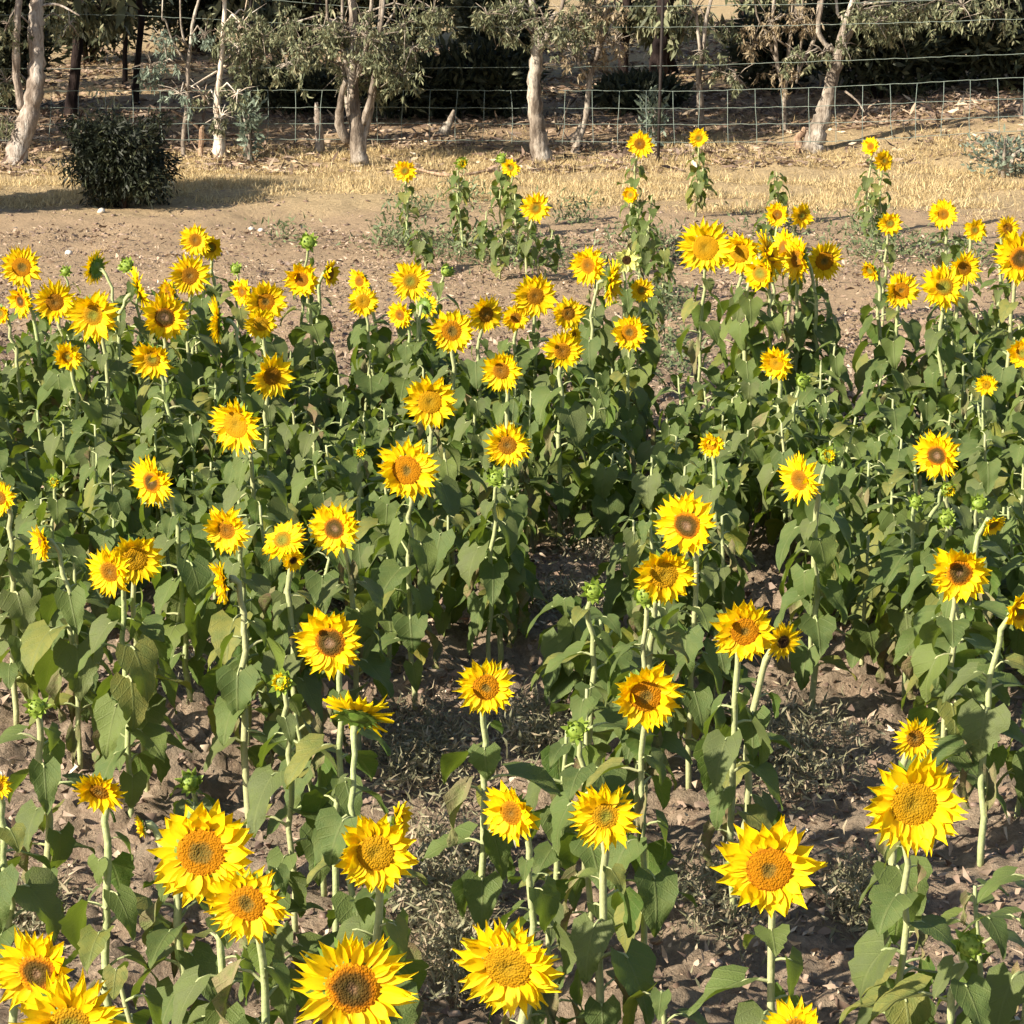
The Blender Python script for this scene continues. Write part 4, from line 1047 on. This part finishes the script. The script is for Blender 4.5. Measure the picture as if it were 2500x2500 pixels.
o_, g_, d_, k_, n_, c_ = 'disc_orange', 'disc_green', 'disc_dark', 'disc_black', 'disc_brown', 'disc_ring'
T = [
 # far stragglers in the dry grass
 (988, 417, 56, 0, 0, 's', g_, 0.70, 'small round sunflower leftmost of the stragglers, alone over the dry grass'),
 (1127, 398, 34, 20, 0, 'B', g_, 0.66, 'tiny opening yellow bud in the dry grass, between two small blooms'),
 (1247, 409, 46, -10, 0, 's', g_, 0.66, 'tiny yellow sunflower below the middle gum trunk, beside a green bud'),
 (1224, 388, 30, -10, -20, 'b', g_, 0.66, 'tiny green bud below the middle gum trunk, touching the tiny sunflower'),
 (1308, 508, 76, 0, 0, 'o', g_, 0.62, 'round sunflower on its own over the weeds, below the middle gum'),
 (1562, 351, 70, -5, 5, 's', n_, 0.92, 'tall single sunflower by the steel post, highest bloom left of the slender gum'),
 (1540, 476, 44, -30, -10, 'w', g_, 0.62, 'small ragged pale-yellow sunflower under the tall single one'),
 (1706, 337, 50, 0, 0, 's', g_, 0.64, 'tiny sunflower at the foot of the slender gum, topmost bloom in the photo'),
 (2126, 358, 48, -30, -5, 's', n_, 0.80, 'upper of two small twin sunflowers, at right in the dry grass'),
 (2159, 393, 54, 10, 5, 's', g_, 0.78, 'lower of two small twin sunflowers, at right in the dry grass'),
 (1898, 524, 62, -10, 0, 's', n_, 0.85, 'left bloom of a small pair above the big back-row cluster'),
 (1958, 527, 64, 25, 0, 's', g_, 0.85, 'right bloom of a small pair above the big back-row cluster'),
 (2173, 546, 58, 0, 0, 's', g_, 0.80, 'small round sunflower below the twins, dark-bordered and alone'),
 (2303, 523, 70, -15, -5, 'o', n_, 0.85, 'highest sunflower of the right-hand group, with a brown disc'),
 (2380, 562, 58, 5, 0, 's', g_, 0.80, 'small neat round sunflower with wide pale rim, far right'),
 (2460, 558, 64, 15, -5, 'o', n_, 0.85, 'small sunflower directly above the huge one at the right edge'),
 # back row right
 (2492, 630, 145, -8, 0, 'o', d_, 1.28, 'huge sunflower at the right edge of the back row, cut by the frame'),
 (1722, 604, 146, -8, -2, 'o', o_, 1.28, 'huge sunflower on the left end of the back-row cluster'),
 (1806, 618, 112, -15, 8, 'h', o_, 1.15, 'ruffled orange-centred sunflower tucked right of the huge one'),
 (1880, 622, 128, 68, -22, 'o', n_, 1.24, 'sunflower turned far to the right, middle of the back-row cluster'),
 (1856, 668, 84, -35, 0, 'w', g_, 1.14, 'scruffy sunflower hanging lowest in the back-row cluster'),
 (1912, 606, 92, -62, -12, 'o', n_, 1.24, 'narrow upturned sunflower at the top of the back-row cluster'),
 (1945, 632, 118, -58, -4, 'o', n_, 1.20, 'sunflower turned sharply left, right part of the back-row cluster'),
 (2013, 637, 98, 12, 2, 'o', c_, 1.15, 'sunflower closing the back-row cluster on the right'),
 (2125, 662, 56, -55, 20, 'w', g_, 1.0, 'shrivelled little sunflower with curled petals, between two back-row groups'),
 (2200, 710, 90, 0, 0, 'o', c_, 1.0, 'clean star-shaped sunflower in front of the right group'),
 (2354, 655, 86, 10, -5, 'o', n_, 1.05, 'dark-centred sunflower overlapping the green-splashed one'),
 (2305, 700, 112, 0, -12, 'o', g_, 1.12, 'green-splashed broad sunflower, in front of the right group on a bright stem'),
 (1896, 887, 80, -25, 10, 'h', o_, 1.0, 'cupped half-open sunflower low in front of the back-row cluster'),
 (1960, 931, 44, 10, -10, 'b', g_, 0.95, 'round yellow-green bud beside the cupped half-open sunflower'),
 (2409, 940, 54, -5, 5, 's', o_, 0.92, 'small orange-rimmed sunflower alone at right on a long pale stem'),
 (2497, 862, 74, -30, 5, 'w', g_, 1.0, 'ragged sunflower cut by the right edge, below the huge one'),
 # back row middle
 (1435, 648, 98, -28, -2, 'o', n_, 1.08, 'sunflower with shaggy top petals, left of the pale one'),
 (1530, 635, 64, 8, 0, 'p', k_, 0.95, 'pale lemon sunflower with black centre'),
 (1494, 690, 108, 78, 8, 'o', n_, 1.0, 'thin edge-on sunflower drooping below the pale one'),
 (1567, 708, 58, 10, 0, 's', g_, 0.95, 'small plain yellow sunflower right below the pale one'),
 (1537, 812, 88, -5, 0, 'o', c_, 1.0, 'sunflower standing apart below the pale one, on a long bare stem'),
 (1307, 723, 106, 8, 0, 'o', n_, 1.12, 'large sunflower atop the middle back-row group'),
 (1387, 765, 84, 15, 0, 'o', n_, 1.04, 'sunflower just right of the large middle one, facing right'),
 (1373, 857, 102, 0, 5, 'o', n_, 1.05, 'dark-brown-centred sunflower below the middle back-row group'),
 (1399, 822, 50, 55, 10, 'w', n_, 0.95, 'shabby half-hidden sunflower behind the dark-brown-centred one'),
 (1259, 776, 68, 0, 5, 'o', n_, 1.0, 'small sunflower squeezed under the large middle one'),
 (1186, 768, 94, 25, 0, 'o', n_, 1.05, 'sunflower facing right between the two broad middle ones'),
 (1103, 808, 108, 0, 2, 'o', c_, 1.06, 'broad full sunflower at the left of the middle group'),
 (1224, 905, 102, -12, 5, 'o', n_, 1.05, 'sunflower with ragged left side below the middle group'),
 (1003, 687, 102, -5, 0, 'o', g_, 1.10, 'green-centred sunflower at the left top of the middle group'),
 (977, 769, 70, -35, 5, 'o', n_, 1.0, 'small sunflower facing left under the green-centred one'),
 (1038, 746, 66, 150, 0, 'o', n_, 1.02, 'sunflower turned away with a green back, beside the green-centred one'),
 (878, 686, 68, -35, -3, 'o', n_, 1.03, 'upper bloom of a stacked pair near the bare track'),
 (886, 736, 74, 0, 0, 'o', o_, 1.0, 'lower bloom of a stacked pair near the bare track'),
 (1092, 661, 42, 60, -40, 'b', g_, 1.0, 'nodding green bud over the bare track'),
 (1050, 981, 124, 0, 0, 'o', o_, 1.08, 'spiky-petalled sunflower low in the middle, with a plain orange-brown disc'),
 # back row left
 (53, 652, 112, 0, 0, 'o', c_, 1.12, 'tall full sunflower at the upper left corner of the field'),
 (50, 734, 84, -40, 5, 'o', d_, 1.04, 'shaded sunflower facing left, under the tall full one'),
 (134, 738, 108, 8, 5, 'o', n_, 1.08, 'sunflower with orange shaded top, between two large ones at left'),
 (227, 769, 142, -8, 0, 'o', g_, 1.18, 'very large golden sunflower with olive-gold disc, upper left'),
 (0, 766, 56, -20, 0, 'w', g_, 1.0, 'sliver of a sunflower at the left edge of the back row'),
 (232, 654, 84, -120, -8, 'o', n_, 1.10, 'sunflower seen from behind above the very large golden one'),
 (165, 871, 74, -5, 5, 'h', g_, 0.98, 'small cupped sunflower low under the very large golden one'),
 (309, 648, 44, -20, -20, 'b', g_, 1.12, 'green bud right of the one seen from behind'),
 (341, 712, 112, 100, -18, 'o', n_, 1.06, 'thin green back of a sunflower, rimmed with petals'),
 (160, 662, 30, 0, -20, 'b', g_, 1.02, 'very small green bud over the left back row'),
 (477, 586, 80, -8, -3, 'o', n_, 1.18, 'topmost sunflower of the left group, overlapped by a smaller one'),
 (516, 604, 62, 5, 0, 's', g_, 1.12, 'small sunflower overlapping the topmost of the left group'),
 (464, 673, 114, 5, 0, 'o', n_, 1.13, 'deep-orange-centred sunflower under the topmost pair'),
 (412, 712, 64, -50, 0, 'w', n_, 1.06, 'crumpled sunflower half hidden, left of the deep-orange-centred one'),
 (402, 775, 124, 12, 0, 'o', d_, 1.12, 'wide sunflower with dark shaded disc, in the left group'),
 (372, 876, 104, -5, 12, 'o', g_, 1.04, 'grey-green-centred sunflower hanging below the wide dark one'),
 (529, 783, 118, -78, 0, 'o', n_, 1.08, 'sunflower seen exactly edge-on, a thin yellow crescent'),
 (592, 712, 70, -40, 0, 'o', n_, 1.08, 'dark-centred small sunflower left of the stacked trio'),
 (649, 737, 98, 12, 0, 'o', c_, 1.08, 'full sunflower crowning the trio right of the crescent'),
 (637, 791, 78, 5, 5, 'o', o_, 1.02, 'lowest orange sunflower of the trio right of the crescent'),
 (664, 918, 110, 22, 2, 'o', n_, 1.06, 'sunflower facing right below the trio'),
 (737, 682, 90, -15, 3, 'h', n_, 1.06, 'loose-petalled sunflower beneath the lone high bud'),
 (806, 668, 62, 62, 0, 'w', n_, 1.04, 'narrow ragged sunflower, right of the loose-petalled one'),
 (752, 591, 46, 0, -15, 'b', g_, 1.14, 'lone green bud standing high over the left back row'),
 (576, 656, 30, 0, -20, 'b', g_, 1.0, 'tiny green bud beside the left group over the track'),
 (576, 1037, 144, -28, 2, 'o', o_, 1.08, 'tall oval sunflower with long top petals, left of centre'),
 # middle distance
 (371, 1177, 124, -32, 0, 'o', d_, 1.06, 'half-shaded sunflower with a black left side, below the oval one'),
 (0, 1216, 84, -15, 0, 'o', n_, 1.02, 'half sunflower cut by the left edge, mid height'),
 (101, 1325, 84, -55, 5, 'h', n_, 0.95, 'small folded sunflower near the left edge'),
 (268, 1396, 124, -20, 5, 'o', n_, 1.06, 'front bloom of an overlapping pair at left'),
 (330, 1362, 130, 15, 0, 'o', o_, 1.06, 'rear bloom of an overlapping pair at left'),
 (553, 1294, 118, -20, 5, 'o', n_, 1.02, 'sunflower in the row middle facing left, above the edge-on one'),
 (541, 1417, 108, -72, 5, 'o', n_, 0.98, 'bright edge-on sunflower below the row-middle one'),
 (690, 1318, 116, -20, -42, 'o', g_, 1.0, 'sunflower tipped back to the sky, with green underside'),
 (716, 1368, 56, 30, 10, 'h', k_, 0.95, 'small half-black sunflower under the tipped-back one'),
 (817, 1290, 124, -20, -8, 'o', d_, 1.04, 'droopy-petalled sunflower with a dark disc, right of the tipped-back one'),
 (132, 1176, 38, 0, 0, 'B', g_, 0.94, 'yellowish bud half sunk in leaves at left'),
 (993, 1148, 156, -10, 0, 'o', c_, 1.12, 'large clear sunflower left of centre with long petals'),
 (1239, 1087, 112, 0, -6, 'o', n_, 1.05, 'flat wide sunflower in the centre with a brown disc'),
 (1211, 1167, 48, 0, -20, 'b', g_, 0.94, 'spiky green bud directly under the flat wide one'),
 (880, 1101, 38, 0, 0, 'B', g_, 0.9, 'little orange-yellow bud left of the large clear one'),
 (1678, 1282, 156, -24, 2, 'o', d_, 1.14, 'upper sunflower of the leaning pair, its left petals folded in shade'),
 (1622, 1403, 142, 5, 3, 'o', o_, 1.08, 'lower sunflower of the leaning pair, orange disc over a green bud'),
 (1450, 1444, 58, 10, -10, 'b', g_, 0.92, 'spiky green bud alone on a tall pale stem, centre'),
 (1575, 1454, 62, -10, 0, 'b', g_, 1.0, 'fat green bud pressed under the lower leaning sunflower'),
 (1738, 1085, 62, -15, 5, 'h', o_, 0.95, 'small orange half-open sunflower among leaves, right of centre'),
 (1952, 1172, 126, -45, 2, 'o', n_, 1.06, 'left-facing sunflower with shaded hollow disc, right of centre'),
 (2020, 1113, 52, 10, -20, 'B', g_, 1.02, 'opening green bud beside the left-facing hollow one'),
 (2288, 1112, 118, -28, 3, 'o', d_, 1.06, 'sunflower with a black shadow over its disc, at right'),
 (2315, 1195, 46, 20, 10, 'B', g_, 0.92, 'orange-green bud below the black-shadowed one'),
 (2236, 1224, 38, 0, -30, 'b', g_, 0.88, 'small green bud left of the orange-green one'),
 (2424, 1282, 62, 30, 35, 'w', g_, 0.95, 'wilted yellow sunflower hanging on a dry stalk, at right'),
 (2310, 1266, 46, 0, -20, 'b', g_, 0.90, 'pale green bud left of the wilted hanging one'),
 (2390, 1228, 46, 0, -30, 'b', g_, 0.96, 'green bud over the wilted hanging one'),
 (2343, 1398, 144, 0, -4, 'o', d_, 1.08, 'sunflower with a pinkish-brown pale centre, at right'),
 (2492, 1492, 96, 30, 5, 'w', g_, 1.0, 'half sunflower at the right edge, orange-green and shabby'),
 (1818, 1541, 156, 0, 3, 'o', c_, 1.10, 'round sunflower with concentric disc, shading a darker one'),
 (1912, 1567, 96, 25, 5, 'o', k_, 1.0, 'dim sunflower with a blackish disc, in the shade of the round one'),
 (806, 1567, 172, -12, 2, 'o', d_, 1.14, 'big sunflower with a deep dark-orange disc, left of centre'),
 (686, 1664, 66, -10, -20, 'B', g_, 0.96, 'yellow-green bud bursting open below the deep-orange one'),
 (88, 1727, 58, 0, -20, 'b', g_, 0.88, 'round green bud low at the left among leaves'),
 (464, 1909, 62, 0, -30, 'b', g_, 0.50, 'short spiky green bud close to the bare soil at left'),
 # near
 (242, 1933, 124, -12, 28, 'o', n_, 0.98, 'nodding sunflower facing down near the left'),
 (-6, 1920, 70, 10, 0, 'o', n_, 0.9, 'petal tips of a sunflower cut by the left edge, lower down'),
 (872, 1745, 172, 165, -48, 'o', n_, 1.02, 'sunflower seen from the back and below, its green calyx to the camera'),
 (1186, 1678, 142, 0, 0, 'o', c_, 1.05, 'round sunflower in the clear centre over bare soil'),
 (1576, 1699, 172, 0, 0, 'o', c_, 1.10, 'big round sunflower with a green-brown disc, right of the clear centre'),
 (1407, 1782, 60, 0, -25, 'b', g_, 0.92, 'spiky green bud between the two round sunflowers, lower down'),
 (1249, 1984, 150, -30, 0, 'o', n_, 1.0, 'sunflower with claw-like sparse petals, facing left'),
 (1478, 1992, 168, -5, 0, 'o', g_, 1.04, 'tousled sunflower with an olive disc, right of the claw-petalled one'),
 (2235, 1803, 108, 5, 0, 'o', n_, 0.98, 'small bristly sunflower on top of the giant one'),
 (2232, 1962, 262, 0, 0, 'o', o_, 1.14, 'giant sunflower with a big plain golden disc, at right'),
 (1878, 2122, 268, -5, -2, 'o', c_, 1.14, 'giant sunflower with a greenish eye in an orange disc'),
 (492, 2080, 256, -4, -6, 'o', c_, 1.16, 'giant frilly sunflower at left, with a small dark eye'),
 (604, 2205, 196, -8, 0, 'o', c_, 1.06, 'sunflower tucked below the frilly giant, petals spread right'),
 (916, 2082, 196, 0, 0, 'o', o_, 1.10, 'starry sunflower with thin pointed petals, beneath the back-view one'),
 (975, 2004, 96, 72, 0, 'w', g_, 1.0, 'narrow edge-on sunflower sticking up behind the starry one'),
 (346, 2018, 56, -70, 10, 'w', g_, 0.85, 'bent scrap of a yellow flower, left of the frilly giant'),
 (92, 2376, 218, -6, -4, 'o', d_, 1.10, 'sunflower with long upright petals in the lower left corner'),
 (172, 2505, 265, 0, -2, 'o', g_, 1.16, 'broad sunflower half below the frame at the lower left'),
 (861, 2412, 318, 3, -2, 'o', d_, 1.20, 'biggest sunflower, dark glossy eye ringed with orange'),
 (1240, 2360, 255, -18, 12, 'o', o_, 1.12, 'lopsided big sunflower with a plain golden disc, bottom centre'),
 (1945, 2520, 165, -10, -10, 'o', n_, 1.0, 'top of a sunflower peeping over the bottom edge'),
 (2368, 2308, 82, 10, -20, 'b', g_, 0.80, 'fat lime-green bud low on the right'),
]
for i, t in enumerate(T): sunflower(i, *t)

# ------------------------------------------------------------------ plants without a bloom
HOLES = [(1400, 1400, 90, 40), (1180, 1640, 160, 70), (1040, 1860, 170, 110), (1100, 2150, 120, 150), (120, 2010, 150, 90), (2080, 1860, 170, 130),
         (2110, 850, 35, 60), (420, 1800, 110, 120), (1760, 2030, 80, 50), (380, 1640, 60, 60), (1750, 2260, 130, 120), (1060, 2420, 50, 60), (2330, 2130, 70, 60), (1900, 1440, 60, 40), (250, 2330, 40, 60), (560, 2420, 30, 30), (2060, 2160, 50, 70)]
SIDES = {}
def side_label(px, py):
    c = sorted(PLANTS_F, key=lambda q: (q[0] - px) ** 2 + ((q[1] - py) * 0.9) ** 2)
    for q in c:
        dx, dy = px - q[0], py - q[1]
        opts = []
        hz = 'left of' if dx < 0 else 'right of'; vt = 'above' if dy < 0 else 'below'
        if abs(dx) > abs(dy): opts = [hz, vt + ' and ' + hz]
        else: opts = [vt, vt + ' and ' + hz]
        for o in opts:
            if (q[5], o) not in SIDES and len(q[5].split()) + len(o.split()) <= 11:
                SIDES[(q[5], o)] = 1
                return o + ' the ' + q[5]
    return 'in the field'
KINDS = []
def leafy(i, X, Y, h, label_head='flowerless leafy sunflower'):
    r = random.Random(5000 + i)
    z = gz(X, Y)
    px, py, s = project((X, Y, z + h))
    root = empty('sunflower_plant', (X, Y, z))
    lean = Vector((r.gauss(0, .05), r.gauss(0, .05), h))
    path = bez(Vector((0, 0, -0.03)), Vector((0, 0, h * .5)), lean - Vector((0, 0, .1)), lean, 8)
    mb = MB(); mb.tube(path, [0.011 - 0.0007 * k for k in range(9)], 6, rough=.05)
    mb.build('stem', [M['stem']], root)
    put_leaves(root, path, h, r.randint(14, 18) if py < 1600 else r.randint(10, 13), 0.22, 1.0, ((0.160 if py < 1700 else 0.146) if label_head[0] == 'f' else 0.105) * r.uniform(.85, 1.15), r, 0.10, 0.08, 0.20)
    lab = label_head + ' ' + side_label(px, py)
    tag(root, lab, 'sunflower plant', 'sunflower plants without a bloom')
PLANTS_F = list(PLANTS)
taken = [(p[3], p[4]) for p in PLANTS]
cnt = 0
NR2 = np.random.RandomState(5)
tries = 0
while cnt < 222 and tries < 9000:
    tries += 1
    Y = 6.2 + (19.2 - 6.2) * NR2.rand() ** 0.62; X = (NR2.rand() * 2 - 1) * (0.2 * Y + 0.1)
    h = 0.52 + 0.28 * NR2.rand()
    px, py, s = project((X, Y, h)); _, pb, _ = project((X, Y, 0.0))
    # the far edge of the crop wanders with x
    edge = np.interp(px, [-100, 200, 700, 1050, 1300, 1550, 1650, 1800, 2050, 2200, 2600], [800, 790, 800, 850, 860, 900, 960, 760, 860, 770, 760])
    if py < edge: continue
    bad = False
    for (hx, hy, rx, ry) in HOLES:
        if abs(px - hx) < rx + 0.09 * s and pb > hy - ry * 0.5 and py < hy + ry * 0.6: bad = True; break
    if bad: continue
    dens = np.interp(py, [750, 1300, 1500, 1800, 2500], [1, 0.9, 0.75, 0.62, 0.55])
    if NR2.rand() > dens: continue
    md = 0.20 if Y > 12 else 0.24
    if any((X - a) ** 2 + (Y - b) ** 2 < md * md for a, b in taken): continue
    taken.append((X, Y)); leafy(cnt, X, Y, h); cnt += 1
# straggling plants on the bare strip behind the rows
for k, (px, py, h) in enumerate([(1130, 470, .55), (1180, 520, .45), (1260, 480, .5), (1330, 560, .4), (1220, 560, .4), (1580, 480, .6), (1560, 560, .5), (1620, 600, .45), (1905, 420, .5), (1870, 520, .35), (2140, 470, .5), (1700, 420, .45), (1040, 560, .35), (1600, 700, .4), (1480, 620, .35)]):
    s = scale_for_height(py, h); p = at_scale(px, py, s)
    leafy(900 + k, p.x, p.y, h, 'straggly green sunflower stalk')
